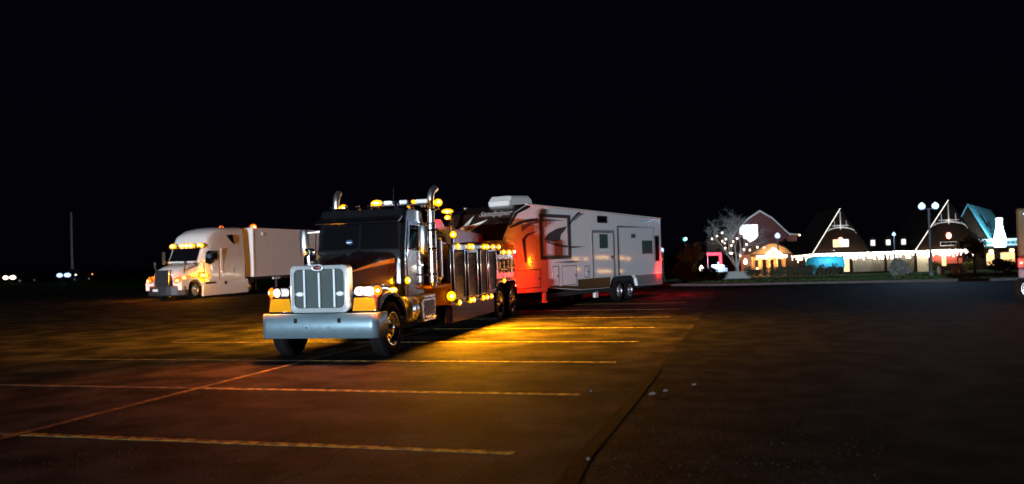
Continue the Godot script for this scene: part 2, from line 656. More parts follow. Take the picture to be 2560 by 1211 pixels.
# ---------------------------------------------------------------- foliage
func leaves(st: SurfaceTool, c: Vector3, r: Vector3, n: int, size: float, c0: Color, c1: Color, shell: float = 0.5) -> void:
	for i in n:
		var d := Vector3(rng.randfn(), rng.randfn(), rng.randfn()).normalized()
		var q := c + d * r * lerpf(shell, 1.0, pow(rng.randf(), 0.6))
		var x := Vector3(rng.randfn(), rng.randfn(), rng.randfn()).normalized()
		var y := x.cross(Vector3(rng.randfn(), rng.randfn(), rng.randfn())).normalized()
		var s := size * rng.randf_range(0.6, 1.3)
		st.set_color(c0.lerp(c1, rng.randf()))
		var a := q - x * s * 0.5
		var b := q + y * s * 0.3
		var e := q + x * s * 0.6
		var f := q - y * s * 0.3
		quadn(st, a, b, e, f, d)


func branch(st: SurfaceTool, a: Vector3, dir: Vector3, length: float, r: float, depth: int, spread: float, droop: float, tips: Array) -> void:
	var mid := a + dir * length * 0.5 + Vector3(rng.randf_range(-1, 1), rng.randf_range(-0.5, 0.5), rng.randf_range(-1, 1)) * length * 0.06
	var b := a + dir * length + Vector3(0, -droop * length, 0)
	tube(st, [a, mid, b], r, r * 0.62, 6 if depth > 1 else 4, false)
	if depth == 0:
		tips.append(b)
		return
	for k in (3 if depth > 1 else 4):
		var t := 1.0 if k == 0 else rng.randf_range(0.45, 0.98)
		var p := a.lerp(mid, t * 2) if t < 0.5 else mid.lerp(b, t * 2 - 1)
		var side_ := Vector3(rng.randfn(), rng.randfn() * 0.7 + 0.15, rng.randfn()).normalized()
		branch(st, p, (dir + side_ * spread).normalized(), length * rng.randf_range(0.55, 0.8), r * (0.62 if k == 0 else 0.45), depth - 1, spread, droop, tips)


# ---------------------------------------------------------------- the scene
func _ready() -> void:
	rng.seed = 4711
	var cam := Camera3D.new()
	cam.name = "camera"
	add_child(cam)
	cam.fov = 33.54
	cam.near = 0.1
	cam.far = 2000.0
	cam.position = Vector3(0, 1.8, 0)
	cam.basis = Basis(Vector3.RIGHT, 0.0182) * Basis(Vector3.BACK, -0.0319)
	cam.current = true
	var lens := CameraAttributesPhysical.new()
	lens.frustum_focal_length = 39.834
	lens.frustum_focus_distance = 17.0
	lens.exposure_aperture = 1.3
	lens.frustum_near = 0.1
	lens.frustum_far = 2000.0
	cam.attributes = lens
	var sky := ProceduralSkyMaterial.new()
	sky.sky_top_color = lin(0.10, 0.10, 0.5)
	sky.sky_horizon_color = lin(0.16, 0.15, 0.4)
	sky.sky_curve = 0.2
	sky.ground_bottom_color = lin(0.06, 0.06, 0.1)
	sky.ground_horizon_color = lin(0.1, 0.1, 0.2)
	sky.sun_angle_max = 1.0
	var e := Environment.new()
	e.background_mode = Environment.BG_SKY
	e.sky = Sky.new()
	e.sky.sky_material = sky
	e.background_energy_multiplier = 0.0013
	e.tonemap_mode = Environment.TONE_MAPPER_LINEAR
	e.tonemap_exposure = 4.0
	e.sdfgi_enabled = true
	e.ssao_enabled = true
	e.ssil_enabled = true
	var we := WorldEnvironment.new()
	we.name = "world"
	we.environment = e
	add_child(we)
	materials()
	ground()
	unseen_lamp_mast()
	roadhouse()
	barn()
	lamps_and_trees()
	far_left()
	tow_truck()
	camper()
	semi()
	edge_truck()
	unseen_amber_truck()
	litter()


func land(x: float, z: float) -> float:   # height of the ground, z counted away from the camera
	var right := clampf((x + 4.0) / 12.0, 0, 1)
	var h := -0.028 * clampf(z - 44.0, 0, 75) * right
	return h + 0.25 * smoothstep(75, 110, z) * clampf((-x - 12.0) / 20.0, 0, 1)


func P(x: float, z: float, up: float = 0.0) -> Vector3:
	return Vector3(x, land(x, z) + up, -z)


func sheet(called: String, xs: Array, zs: Array, up: float, m: Material) -> void:
	var st := SurfaceTool.new()
	st.begin(Mesh.PRIMITIVE_TRIANGLES)
	for j in zs.size() - 1:
		for i in xs.size() - 1:
			var a := P(xs[i], zs[j], up)
			var b := P(xs[i + 1], zs[j], up)
			var c := P(xs[i + 1], zs[j + 1], up)
			var d := P(xs[i], zs[j + 1], up)
			quadn(st, a, b, c, d, Vector3.UP)
	tag(obj(called, st, m), "", "", "", "structure")


func flat_poly(called: String, pts: Array, up: float, m: Material, parent: Node = null, thick: float = 0.02) -> MeshInstance3D:   # points (x, distance)
	var st := mb()
	prism(st, pts, Vector3.ZERO, Vector3.RIGHT, Vector3.FORWARD, Vector3.UP, up - thick, up)
	var o := obj(called, st, m, parent)
	if parent == null:
		tag(o, "", "", "", "structure")
	return o


func ground() -> void:
	var xs := [-700, -300, -150, -90, -60, -40, -30, -20, -12, -8, -4, 0, 4, 8, 12, 20, 30, 45, 60, 90, 150, 300, 700]
	var zs := [-300, -60, 0, 20, 36, 40, 42, 44, 48, 55, 65, 75, 80, 90, 100, 110, 119, 135, 200, 400, 900]
	sheet("ground", xs, zs, -0.06, M["lawn"])
	# the lot, its worn far apron on the right, the tar seam between them
	var lot := [Vector2(-75, -60), Vector2(-0.6, -60), Vector2(-0.55, 3.0), Vector2(0.37, 6.35), Vector2(1.07, 8.73), Vector2(1.58, 10.4), Vector2(2.18, 12.4), Vector2(4.2, 19.0), Vector2(7.4, 30.0), Vector2(10.2, 40.4), Vector2(6, 43.9), Vector2(-4, 60), Vector2(-12, 72), Vector2(-75, 72)]
	flat_poly("parking_lot", lot, 0.0, M["asphalt"], null, 0.05)
	flat_poly("parking_lot_apron", [Vector2(-0.598, -60), Vector2(60, -60), Vector2(60, 34), Vector2(22, 36.6), Vector2(14, 39.5), Vector2(10.202, 40.4), Vector2(7.402, 30), Vector2(4.202, 19), Vector2(2.182, 12.4), Vector2(1.582, 10.4), Vector2(1.072, 8.73), Vector2(0.372, 6.35), Vector2(-0.548, 3.0)], 0.0, M["asphalt_patch"], null, 0.05)
	flat_poly("asphalt_seam", [Vector2(-0.3, 4.2), Vector2(0.12, 5.6), Vector2(0.28, 6.35), Vector2(0.5, 7.2), Vector2(0.99, 8.75), Vector2(1.54, 10.5), Vector2(2.16, 12.5), Vector2(2.24, 12.4), Vector2(1.62, 10.3), Vector2(1.14, 8.72), Vector2(0.66, 7.21), Vector2(0.46, 6.33), Vector2(0.3, 5.6), Vector2(-0.1, 4.2)], 0.005, M["tar"], null, 0.01)
	# stall lines
	var d := Vector2(sin(0.2794), cos(0.2794))
	var v := Vector2(cos(0.2794), -sin(0.2794))
	var o := Vector2(-0.045, 7.397)
	for i in 8:
		var a := o + d * 3.076 * i + v * (0.0 if i < 5 else 0.1)
		for s in 2:
			var from := a - v * (5.70 if s else 0.0)
			var to := a - v * (11.2 if s else 5.70)
			var w := 0.055
			var p := []
			var n := 14
			for k in n + 1:
				p.append(from.lerp(to, float(k) / n) + d * (w + rng.randf_range(-0.012, 0.012)))
			for k in n + 1:
				p.append(to.lerp(from, float(k) / n) - d * (w + rng.randf_range(-0.012, 0.012)))
			flat_poly("stall_line", p, 0.004, M["worn_paint"] if s else M["line_paint"], null, 0.003)
	flat_poly("stall_line", [o - v * 5.72 - d * 5.0 - v * 0.06, o - v * 5.72 - d * 5.0 + v * 0.06, o - v * 5.72 + d * 24.0 + v * 0.06, o - v * 5.72 + d * 24.0 - v * 0.06], 0.008, M["worn_paint"], null, 0.003)
	for q in [[-6.0, 6.4, 0.9, 30], [-2.6, 5.6, 0.2, 26], [0.2, 9.0, 1.25, 30], [-9.0, 9.0, 0.5, 40], [1.9, 7.5, 0.4, 36], [-1.0, 12.0, 1.5, 30], [3.0, 11.0, 1.0, 40]]:
		var c := Vector2(q[0], q[1])
		var ang: float = q[2]
		var l := []
		var r := []
		for k in int(q[3]):
			ang += rng.randf_range(-0.35, 0.35) + (q[2] - ang) * 0.2
			var dd := Vector2(sin(ang), cos(ang))
			c += dd * 0.12
			var hw := 0.007 * rng.randf_range(0.4, 1.4)
			l.append(c + Vector2(dd.y, -dd.x) * hw)
			r.append(c - Vector2(dd.y, -dd.x) * hw)
		var st0 := mb()
		for k in l.size() - 1:
			quadn(st0, Vector3(l[k].x, 0.003, -l[k].y), Vector3(l[k + 1].x, 0.003, -l[k + 1].y), Vector3(r[k + 1].x, 0.003, -r[k + 1].y), Vector3(r[k].x, 0.003, -r[k].y), Vector3.UP)
		tag(obj("asphalt_crack", st0, M["tar"]), "", "", "", "structure")
	# kerb along the grass
	var k0 := [Vector2(60, 34), Vector2(22, 36.6), Vector2(14, 39.5), Vector2(10.2, 40.4), Vector2(6, 43.9), Vector2(-4, 60)]
	var st := mb()
	for i in k0.size() - 1:
		var a: Vector2 = k0[i]
		var b: Vector2 = k0[i + 1]
		var n := (b - a).normalized()
		var q := Vector2(n.y, -n.x) * (-0.16 if n.x < 0 else 0.16)
		if q.y < 0:
			q = -q
		prism(st, [a, b, b + q, a + q], Vector3.ZERO, Vector3.RIGHT, Vector3.FORWARD, Vector3.UP, -0.1, 0.12, 0.015)
	tag(obj("kerb", st, M["concrete"]), "", "", "", "structure")
	# the grass itself beyond the kerb
	var g := mb()
	for i in 26000:
		var x := rng.randf_range(5, 46)
		var z0 := lerpf(40.4, 36.6, clampf((x - 10.2) / 11.8, 0, 1)) if x > 10.2 else lerpf(44.6, 40.4, (x - 5) / 5.2)
		if x > 22:
			z0 = lerpf(36.6, 34.0, (x - 22) / 38)
		var z := z0 + 0.25 + 14.0 * pow(rng.randf(), 1.6)
		var p := P(x, z, -0.06)
		var h := rng.randf_range(0.05, 0.16)
		var a := rng.randf() * TAU
		var t := Vector3(cos(a), 0, sin(a))
		g.set_color(lin(0.02, 0.05, 0.012).lerp(lin(0.06, 0.14, 0.03), rng.randf()).srgb_to_linear())
		trin(g, p - t * 0.03, p + t * 0.03, p + Vector3(rng.randf_range(-0.05, 0.05), h, rng.randf_range(-0.05, 0.05)), Vector3.BACK)
	tag(obj("grass", g, M["grass_blade"]), "short green grass strip beyond the kerb of the parking lot", "grass", "", "stuff")


# an unseen floodlight mast, placed to stand for the light from behind the camera
func unseen_lamp_mast() -> void:
	var t := thing("unseen_floodlight_mast", "unseen floodlight mast standing in for the light from behind the camera", "street lamp", Vector3(-39, 0, 100))
	var st := mb()
	tube(st, [Vector3.ZERO, Vector3(0, 4.5, 0)], 0.11, 0.07, 12)
	obj("pole", st, M["galvanised"], t)
	for s in [-1.0, 1.0]:
		var h := mb()
		box(h, Vector3(0.35 * s, 4.55, -0.1), Vector3(0.44, 0.3, 0.2), 0.03)
		var hd := obj("lamp_head", h, M["black_plastic"], t)
		var f := mb()
		box(f, Vector3(0.35 * s, 4.55, -0.21), Vector3(0.36, 0.22, 0.02), 0.004)
		obj("lamp_lens", f, M["cold_bulb"], hd)
		spot(hd, Vector3(0.35 * s, 4.55, -0.24), Vector3(39, -3, -125), lin(0.72, 0.85, 1.0), 3700.0, 0.16, 50.0, 400.0)


# ---------------------------------------------------------------- tow truck
func tow_truck() -> void:
	var t := thing("tow_truck", "dark maroon heavy tow truck with yellow fenders, chrome bumper and rows of amber lamps", "tow truck", Vector3(-3.604, 0, -14.692), -0.255)
	var st := mb()
	# bumper: bent sheet with swept ends
	var outer := [Vector2(-1.17, 0.5), Vector2(-1.17, 0.16)]
	for k in range(1, 8):
		var a := PI + PI / 2 * k / 8.0
		outer.append(Vector2(-1.03 + 0.14 * cos(a), 0.14 + 0.14 * sin(a)))
	outer.append(Vector2(-1.03, 0.0))
	var full := outer.duplicate()
	for k in range(outer.size() - 1, -1, -1):
		full.append(Vector2(-outer[k].x, outer[k].y))
	var rings := []
	for yy in [[0.415, 0.03], [0.425, 0.0], [0.862, 0.0], [0.872, 0.03], [0.872, 0.06]]:
		var r := []
		for q in full:
			r.append(Vector3(q.x * (1.0 - yy[1] * 0.5), yy[0], -(q.y + yy[1])))
		rings.append(r)
	loft(st, rings, false, 1)
	var bumper := obj("front_bumper", st, M["brushed_chrome"], t)
	for s in [-1.0, 1.0]:
		var hole := mb()
		front(hole, rrect(0.44 * s - 0.035, 0.44 * s + 0.035, 0.70, 0.785, 0.014), -0.004, 0.02)
		obj("tow_hole", hole, M["dark_gap"], bumper)
		var bolt := mb()
		ball(bolt, Vector3(0.22 * s, 0.615, 0.004), Vector3(0.017, 0.017, 0.012), 10)
		obj("bumper_bolt", bolt, M["chrome"], bumper)
	# frame and running gear
	st = mb()
	for s in [-1.0, 1.0]:
		bx(st, 0.36 * s - 0.05, 0.36 * s + 0.05, 0.62, 0.92, 0.35, 10.1)
	for w in [0.8, 3.3, 5.4, 7.6, 10.0]:
		bx(st, -0.3, 0.3, 0.66, 0.86, w - 0.08, w + 0.08)
	tube(st, [Vector3(-1.0, 0.52, -0.8), Vector3(1.0, 0.52, -0.8)], 0.07)
	for w in [8.4, 9.75]:
		tube(st, [Vector3(-1.0, 0.52, -w), Vector3(1.0, 0.52, -w)], 0.11)
		ball(st, Vector3(0, 0.52, -w), Vector3(0.26, 0.26, 0.3), 14)
	bx(st, -0.4, 0.4, 0.6, 1.3, 0.5, 1.7, 0.05)
	obj("chassis", st, M["chassis"], t)
	for s in [-1.0, 1.0]:
		wheel(t, Vector3(1.0 * s, 0.52, -0.8), 0.52, 0.3, s, "chrome")
		for w in [8.4, 9.75]:
			wheel(t, Vector3(0.97 * s, 0.52, -w), 0.52, 0.34, s, "chrome")
	# grille
	st = mb()
	ring(st, rrect(-0.58, 0.58, 0.885, 1.75, 0.09, 6), rrect(-0.505, 0.505, 0.965, 1.685, 0.1, 6), 0.1, 0.3, 0.03)
	var surround := obj("grille_surround", st, M["white_chrome"], t)
	st = mb()
	front(st, rrect(-0.51, 0.51, 0.96, 1.69, 0.1, 5), 0.14, 0.17)
	obj("grille_mesh", st, M["grille_mesh"], t)
	for u in [-0.3, 0.0, 0.305]:
		st = mb()
		bx(st, u - 0.022, u + 0.022, 0.975, 1.68 if u != 0.0 else 1.62, 0.1, 0.14, 0.008)
		obj("grille_bar", st, M["white_chrome"], t)
	for u in [-0.405, 0.41]:
		st = mb()
		lathe(st, [[0.001, 0.012], [0.8, 0.008], [1.0, 0.0], [1.0, -0.03]], Transform3D(Basis(Vector3(0.075, 0, 0), Vector3(0, 0, 1), Vector3(0, 0.042, 0)), Vector3(u, 1.225, -0.12)), 20)
		tube(st, [Vector3(u - 0.11, 1.225, -0.128), Vector3(u + 0.09, 1.225, -0.128)], 0.008, -1, 6)
		obj("side_badge", st, M["white_trim"], t)
	st = mb()
	lathe(st, [[0.001, 0.014], [0.75, 0.011], [0.8, 0.004], [0.8, 0.004], [0.84, 0.02], [1.0, 0.012], [1.0, -0.05]], Transform3D(Basis(Vector3(0.125, 0, 0), Vector3(0, 0, 1), Vector3(0, 0.062, 0)), Vector3(0.0, 1.712, -0.07)), 24)
	var em := obj("hood_emblem_rim", st, M["satin_chrome"], surround)
	st = mb()
	lathe(st, [[0.001, 0.012], [0.7, 0.01], [0.78, 0.0]], Transform3D(Basis(Vector3(0.12, 0, 0), Vector3(0, 0, 1), Vector3(0, 0.057, 0)), Vector3(0.0, 1.712, -0.052)), 24)
	obj("hood_emblem", st, M["badge_red"], surround)
	# hood
	var sec := func(a: float, top: float, low: float, w: float) -> Array:
		var h := [Vector2(a, low), Vector2(a, top - 0.22), Vector2(a - 0.015, top - 0.12), Vector2(a - 0.06, top - 0.05), Vector2(a - 0.15, top - 0.012), Vector2(a * 0.5, top + 0.012), Vector2(0.07, top + 0.02), Vector2(0.05, top + 0.032)]
		var out := []
		for q in h:
			out.append(Vector3(q.x, q.y, -w))
		for k in range(h.size() - 1, -1, -1):
			out.append(Vector3(-h[k].x, h[k].y, -w))
		return out
	st = mb()
	loft(st, [sec.call(0.565, 1.735, 0.9, 0.17), sec.call(0.575, 1.765, 0.9, 0.3), sec.call(0.66, 1.86, 0.9, 0.85), sec.call(0.75, 1.935, 1.0, 1.4), sec.call(0.82, 1.985, 1.0, 1.83)], false, 2)
	var hood := obj("hood", st, M["maroon_paint"], t)
	st = mb()
	tube(st, [Vector3(0, 1.775, -0.26), Vector3(0, 1.82, -0.25), Vector3(0, 1.83, -0.33)], 0.014, 0.008, 6)
	obj("hood_ornament", st, M["chrome"], hood)
	for s in [-1.0, 1.0]:
		st = mb()   # yellow stripe along the shoulder of the hood, widening to the rear
		var top := [[0.577, 1.64, 0.32], [0.665, 1.735, 0.85], [0.755, 1.81, 1.4], [0.815, 1.85, 1.76]]
		var low := [[0.577, 1.61, 0.32], [0.665, 1.675, 0.85], [0.755, 1.735, 1.4], [0.815, 1.755, 1.76]]
		for k in 3:
			var a: Array = top[k]
			var b: Array = top[k + 1]
			var c: Array = low[k + 1]
			var dd: Array = low[k]
			quadn(st, Vector3(a[0] * s, a[1], -a[2]), Vector3(b[0] * s, b[1], -b[2]), Vector3(c[0] * s, c[1], -c[2]), Vector3(dd[0] * s, dd[1], -dd[2]), Vector3(s, 0, 0))
		obj("hood_stripe", st, M["gold_stripe"], hood)
	# fenders and headlamps
	for s in [-1.0, 1.0]:
		st = mb()
		side(st, [Vector2(0.2, 0.885), Vector2(0.24, 1.15), Vector2(0.36, 1.2), Vector2(0.62, 1.235), Vector2(0.92, 1.23), Vector2(1.2, 1.15), Vector2(1.42, 1.0), Vector2(1.56, 0.82), Vector2(1.6, 0.7), Vector2(1.5, 0.7), Vector2(1.42, 0.82), Vector2(1.28, 0.98), Vector2(1.1, 1.09), Vector2(0.88, 1.14), Vector2(0.66, 1.13), Vector2(0.46, 1.06), Vector2(0.32, 0.93), Vector2(0.29, 0.885)], 0.6 * s, 1.14 * s, 0.03)
		var fender := obj("fender", st, M["maroon_paint"], t)
		st = mb()
		front(st, [Vector2(0.62 * s, 0.892), Vector2(1.09 * s, 0.892), Vector2(1.05 * s, 1.14), Vector2(0.66 * s, 1.14)], 0.186, 0.196)
		var fp := obj("fender_front", st, M["yellow_paint"], fender)
		fp.rotation.x = 0.0
		st = mb()
		tube(st, [Vector3(0.63 * s, 0.893, -0.18), Vector3(1.1 * s, 0.893, -0.18)], 0.014, -1, 8)
		obj("fender_trim", st, M["chrome"], fender)
		# headlamp pod
		st = mb()
		var p0 := rrect(0.66, 1.12, 1.165, 1.345, 0.06, 4)
		var p1 := rrect(0.7, 1.13, 1.17, 1.385, 0.07, 4)
		var p2 := rrect(0.72, 1.1, 1.19, 1.33, 0.06, 4)
		var rr := []
		for k in 3:
			var r := []
			for q in [p0, p1, p2][k]:
				r.append(Vector3(q.x * s, q.y, -[0.2, 0.36, 0.75][k] - (q.x - 0.66) * 0.3))
			rr.append(r)
		loft(st, rr, true, 3)
		cap_ring(st, rr[2], Vector3.FORWARD)
		var pod := obj("headlamp", st, M["chrome"], fender)
		st = mb()
		var lens := []
		var dome := []
		for q in rrect(0.675, 1.11, 1.18, 1.335, 0.055, 4):
			lens.append(Vector3(q.x * s, q.y, -0.2 - (q.x - 0.66) * 0.3))
			dome.append(Vector3((0.89 + (q.x - 0.89) * 0.8) * s, 1.257 + (q.y - 1.257) * 0.75, -0.165 - (q.x - 0.66) * 0.3))
		loft(st, [lens, dome], true, 4)
		cap_ring(st, dome, Vector3.BACK)
		obj("lamp_lens", st, M["white_lens"] if s > 0 else M["clear_lens"], pod)
		lamp(pod, "headlight_bulb", Vector3(0.93 * s, 1.255, -0.215), Vector3(0.25 * s, 0, 1), 0.082, "white", 0.4 if s > 0 else 0.15, 0.6, 1.9 if s > 0 else 1.0)
		lamp(pod, "turn_signal_lamp", Vector3(1.075 * s, 1.26, -0.28), Vector3(0.75 * s, 0, 1), 0.095, "orange", 9.0, 0.7, 1.0, 60.0, Vector3(-0.1 * s - 0.1, -0.55, 1.0))
		st = mb()
		bx(st, 0.585 * s - 0.05, 0.585 * s + 0.06, 1.17, 1.27, 0.3, 0.42, 0.02)
		obj("headlamp_bracket", st, M["chrome"], fender)
		lamp(fender, "fender_lamp", Vector3(1.1 * s, 1.235, -0.98), Vector3(1.0 * s, 0.4, 0.7), 0.062, "amber", 0.4, 0.7, 1.4)
	# cab
	st = mb()
	var cr := []
	for q in [[1.83, 0.92, 0.84, 1.0, 2.0], [1.95, 0.985, 0.93, 1.0, 2.0]]:
		cr.append(q)
	side(st, [Vector2(1.82, 1.0), Vector2(3.02, 1.0), Vector2(3.04, 2.72), Vector2(2.95, 2.88), Vector2(2.7, 2.93), Vector2(2.2, 2.93), Vector2(2.02, 2.86), Vector2(1.98, 2.72), Vector2(1.84, 2.02)], -0.97, 0.97, 0.07)
	var cab := obj("cab", st, M["black_paint"], t)
	for s in [-1.0, 1.0]:
		st = mb()   # split windscreen
		var ws := [Vector3(0.03 * s, 2.06, -1.842), Vector3(0.86 * s, 2.05, -1.845), Vector3(0.8 * s, 2.6, -1.95), Vector3(0.03 * s, 2.62, -1.954)]
		quadn(st, ws[0] + Vector3(0, 0, 0.006), ws[1] + Vector3(0, 0, 0.006), ws[2] + Vector3(0, 0, 0.006), ws[3] + Vector3(0, 0, 0.006), Vector3.BACK)
		obj("windscreen", st, M["dark_glass"], cab)
		st = mb()
		side(st, [Vector2(2.02, 1.08), Vector2(2.92, 1.08), Vector2(2.92, 2.62), Vector2(2.1, 2.62), Vector2(2.0, 2.1)], 0.968 * s, 0.985 * s, 0.006)
		var door := obj("door", st, M["maroon_paint"], cab)
		st = mb()
		side(st, [Vector2(2.12, 2.02), Vector2(2.82, 1.98), Vector2(2.82, 2.52), Vector2(2.2, 2.52)], 0.984 * s, 0.991 * s)
		obj("door_window", st, M["dark_glass"], door)
		st = mb()
		bx(st, 0.99 * s - 0.015, 0.99 * s + 0.02, 1.66, 1.7, 2.68, 2.86, 0.008)
		obj("door_handle", st, M["chrome"], door)
		st = mb()
		tube(st, [Vector3(0.97 * s, 1.75, -1.9), Vector3(1.03 * s, 1.78, -1.9), Vector3(1.03 * s, 2.4, -1.97), Vector3(0.97 * s, 2.43, -1.98)], 0.016, -1, 8)
		obj("grab_rail", st, M["chrome"], cab)
		# mirror
		st = mb()
		for yy in [2.02, 2.44]:
			tube(st, [Vector3(0.95 * s, yy + 0.02, -2.08), Vector3(1.28 * s, yy, -2.0)], 0.014, -1, 6)
		obj("mirror_bracket", st, M["chrome"], cab)
		st = mb()
		var mp := []
		for yy in [[1.95, 0.07], [1.97, 0.098], [2.2, 0.105], [2.47, 0.098], [2.5, 0.07]]:
			var r := []
			for k in 16:
				var a := TAU * k / 16
				r.append(Vector3(1.335 * s + cos(a) * yy[1], yy[0], -2.02 + maxf(sin(a), -0.35) * yy[1] * 0.8))
			mp.append(r)
		loft(st, mp, true, 6)
		cap_ring(st, mp[0], Vector3.DOWN)
		cap_ring(st, mp[4], Vector3.UP)
		obj("mirror", st, M["satin_chrome"], cab)
		lamp(cab, "mirror_lamp", Vector3(1.335 * s, 1.93, -2.0), Vector3(0, -1, 0.3), 0.022, "amber", 0.15)
		lamp(cab, "cab_side_lamp", Vector3(1.0 * s, 1.385, -1.94), Vector3(s, 0, 0.4), 0.075, "amber", 0.45, 0.7)
		# exhaust stack with its shield and curved tip
		st = mb()
		tube(st, [Vector3(1.12 * s, 1.2, -3.1), Vector3(1.12 * s, 2.95, -3.1), Vector3(1.12 * s, 3.12, -3.1), Vector3(1.125 * s, 3.22, -3.13), Vector3(1.14 * s, 3.3, -3.2), Vector3(1.16 * s, 3.35, -3.31)], 0.075, -1, 14)
		var stack := obj("exhaust_stack", st, M["satin_chrome"], t)
		st = mb()
		lathe(st, [[0.1, 1.3], [0.1, 2.55], [0.1, 2.55], [0.085, 2.6]], Transform3D(Basis.IDENTITY, Vector3(1.12 * s, 0, -3.1)), 18)
		obj("heat_shield", st, M["aluminium"], stack)
		st = mb()
		for yy in [1.45, 2.0, 2.4, 2.85]:
			lathe(st, [[0.108, yy], [0.114, yy + 0.01], [0.114, yy + 0.04], [0.108, yy + 0.05]], Transform3D(Basis.IDENTITY, Vector3(1.12 * s, 0, -3.1)), 18)
			bx(st, 0.98 * s - 0.12, 0.98 * s + 0.12, yy + 0.005, yy + 0.045, 3.08, 3.12, 0.005)
		obj("stack_clamps", st, M["chrome"], stack)
		# air cleaner on the cowl
		st = mb()
		lathe(st, [[0.001, 1.42], [0.1, 1.43], [0.13, 1.47], [0.13, 1.47], [0.13, 1.93], [0.13, 1.93], [0.1, 1.97], [0.05, 1.98], [0.05, 2.02], [0.1, 2.04], [0.1, 2.09], [0.001, 2.11]], Transform3D(Basis.IDENTITY, Vector3(0.99 * s, 0, -1.62)), 20)
		if s < 0:
			obj("air_cleaner", st, M["chrome"], t)
		# tank and step box
		st = mb()
		lathe(st, [[0.001, -0.02], [0.2, -0.015], [0.28, 0.02], [0.31, 0.07], [0.31, 0.07], [0.31, 0.62]], pointing(Vector3(0.83 * s, 0.78, -1.78), Vector3.FORWARD), 26)
		lathe(st, [[0.32, 0.28], [0.325, 0.3], [0.325, 0.36], [0.32, 0.38]], pointing(Vector3(0.83 * s, 0.78, -1.78), Vector3.FORWARD), 26)
		obj("fuel_tank", st, M["aluminium"], t)
		st = mb()
		side(st, [Vector2(2.32, 0.5), Vector2(3.1, 0.5), Vector2(3.1, 1.06), Vector2(2.44, 1.06), Vector2(2.24, 0.92)], 0.7 * s, 1.17 * s, 0.02)
		var sb := obj("step_box", st, M["aluminium"], t)
		for yy in [0.56, 0.98]:
			st = mb()
			bx(st, 1.17 * s - 0.02, 1.17 * s + 0.05, yy, yy + 0.025, 2.4, 3.05, 0.006)
			obj("step_tread", st, M["black_plastic"], sb)
		st = mb()
		side(st, [Vector2(2.42, 0.63), Vector2(3.02, 0.63), Vector2(3.02, 0.94), Vector2(2.42, 0.94)], 1.171 * s, 1.178 * s)
		obj("step_panel", st, M["black_plastic"], sb)
	# visor, roof lamps and light bar
	st = mb()
	side(st, [Vector2(1.72, 2.6), Vector2(1.95, 2.72), Vector2(1.97, 2.7), Vector2(1.74, 2.57)], -0.93, 0.93)
	obj("sun_visor", st, M["black_paint"], cab)
	for u in [-0.72, -0.4, -0.13, 0.13, 0.72]:
		st = mb()
		ball(st, Vector3(u, 2.95, -2.12), Vector3(0.035, 0.03, 0.07), 10)
		obj("clearance_lamp", st, M["chrome"], cab)
	st = mb()
	bx(st, -0.02, 1.24, 2.955, 2.985, 2.58, 2.8, 0.008)
	for u in [0.1, 1.1]:
		bx(st, u - 0.04, u + 0.04, 2.9, 2.96, 2.62, 2.76)
	var bar := obj("light_bar", st, M["black_plastic"], t)
	for q in [[0.22, 0.42, "white_trim"], [0.43, 0.58, "dark_glass"], [0.59, 0.78, "clear_lens"], [0.79, 0.86, "dark_glass"], [0.95, 1.24, "clear_lens"]]:
		st = mb()
		bx(st, q[0], q[1] - 0.01, 2.99, 3.075, 2.6, 2.78, 0.02)
		obj("light_bar_module", st, M[q[2]], bar)
	st = mb()
	bx(st, 0.87, 0.94, 2.99, 3.07, 2.595, 2.78, 0.02)
	obj("amber_lamp_module", st, M["amber_lens"], bar)
	lamp(bar, "light_bar_lamp", Vector3(0.42, 3.03, -2.58), Vector3(0, 0, 1), 0.03, "cold", 0.1)
	lamp(bar, "light_bar_lamp", Vector3(0.08, 3.035, -2.6), Vector3(-0.1, 0, 1), 0.07, "amber", 0.4, 0.6, 2.0)
	lamp(bar, "beacon_lamp", Vector3(1.24, 3.03, -3.25), Vector3(0.6, 0.2, 1), 0.085, "amber", 0.45, 0.9, 1.1)
	lamp(bar, "beacon_lamp", Vector3(-1.0, 3.02, -3.2), Vector3(-0.4, 0.2, -0.6), 0.08, "amber", 100.0, 0.9, 1.1, 26.0, t.basis.inverse() * Vector3(-13.5, -1.3, -28.0))  # left beacon added, its beam aimed to light the semi
	st = mb()
	tube(st, [Vector3(-0.9, 2.9, -3.2), Vector3(-1.0, 2.95, -3.2), Vector3(-1.0, 3.0, -3.2)], 0.02, -1, 6)
	tube(st, [Vector3(1.1, 2.9, -3.3), Vector3(1.24, 2.9, -3.3), Vector3(1.24, 3.0, -3.27)], 0.02, -1, 6)
	obj("beacon_bracket", st, M["chrome"], t)
	st = mb()
	tube(st, [Vector3(0.55, 2.93, -2.4), Vector3(0.55, 3.35, -2.42)], 0.006, 0.003, 5)
	obj("antenna", st, M["black_plastic"], cab)
	# headache rack behind the cab: polished posts, a vertical cylinder and work lamps
	st = mb()
	for s in [-1.0, 1.0]:
		bx(st, 0.98 * s - 0.05, 0.98 * s + 0.05, 1.25, 2.6, 3.45, 3.55, 0.015)
		tube(st, [Vector3(1.0 * s, 1.24, -3.8), Vector3(1.0 * s, 2.3, -3.8), Vector3(0.9 * s, 2.45, -3.8)], 0.04, -1, 10)
	bx(st, -0.98, 0.98, 2.5, 2.62, 3.46, 3.54, 0.015)
	bx(st, -0.98, 0.98, 1.85, 1.93, 3.46, 3.54, 0.015)
	var rack := obj("headache_rack", st, M["satin_chrome"], t)
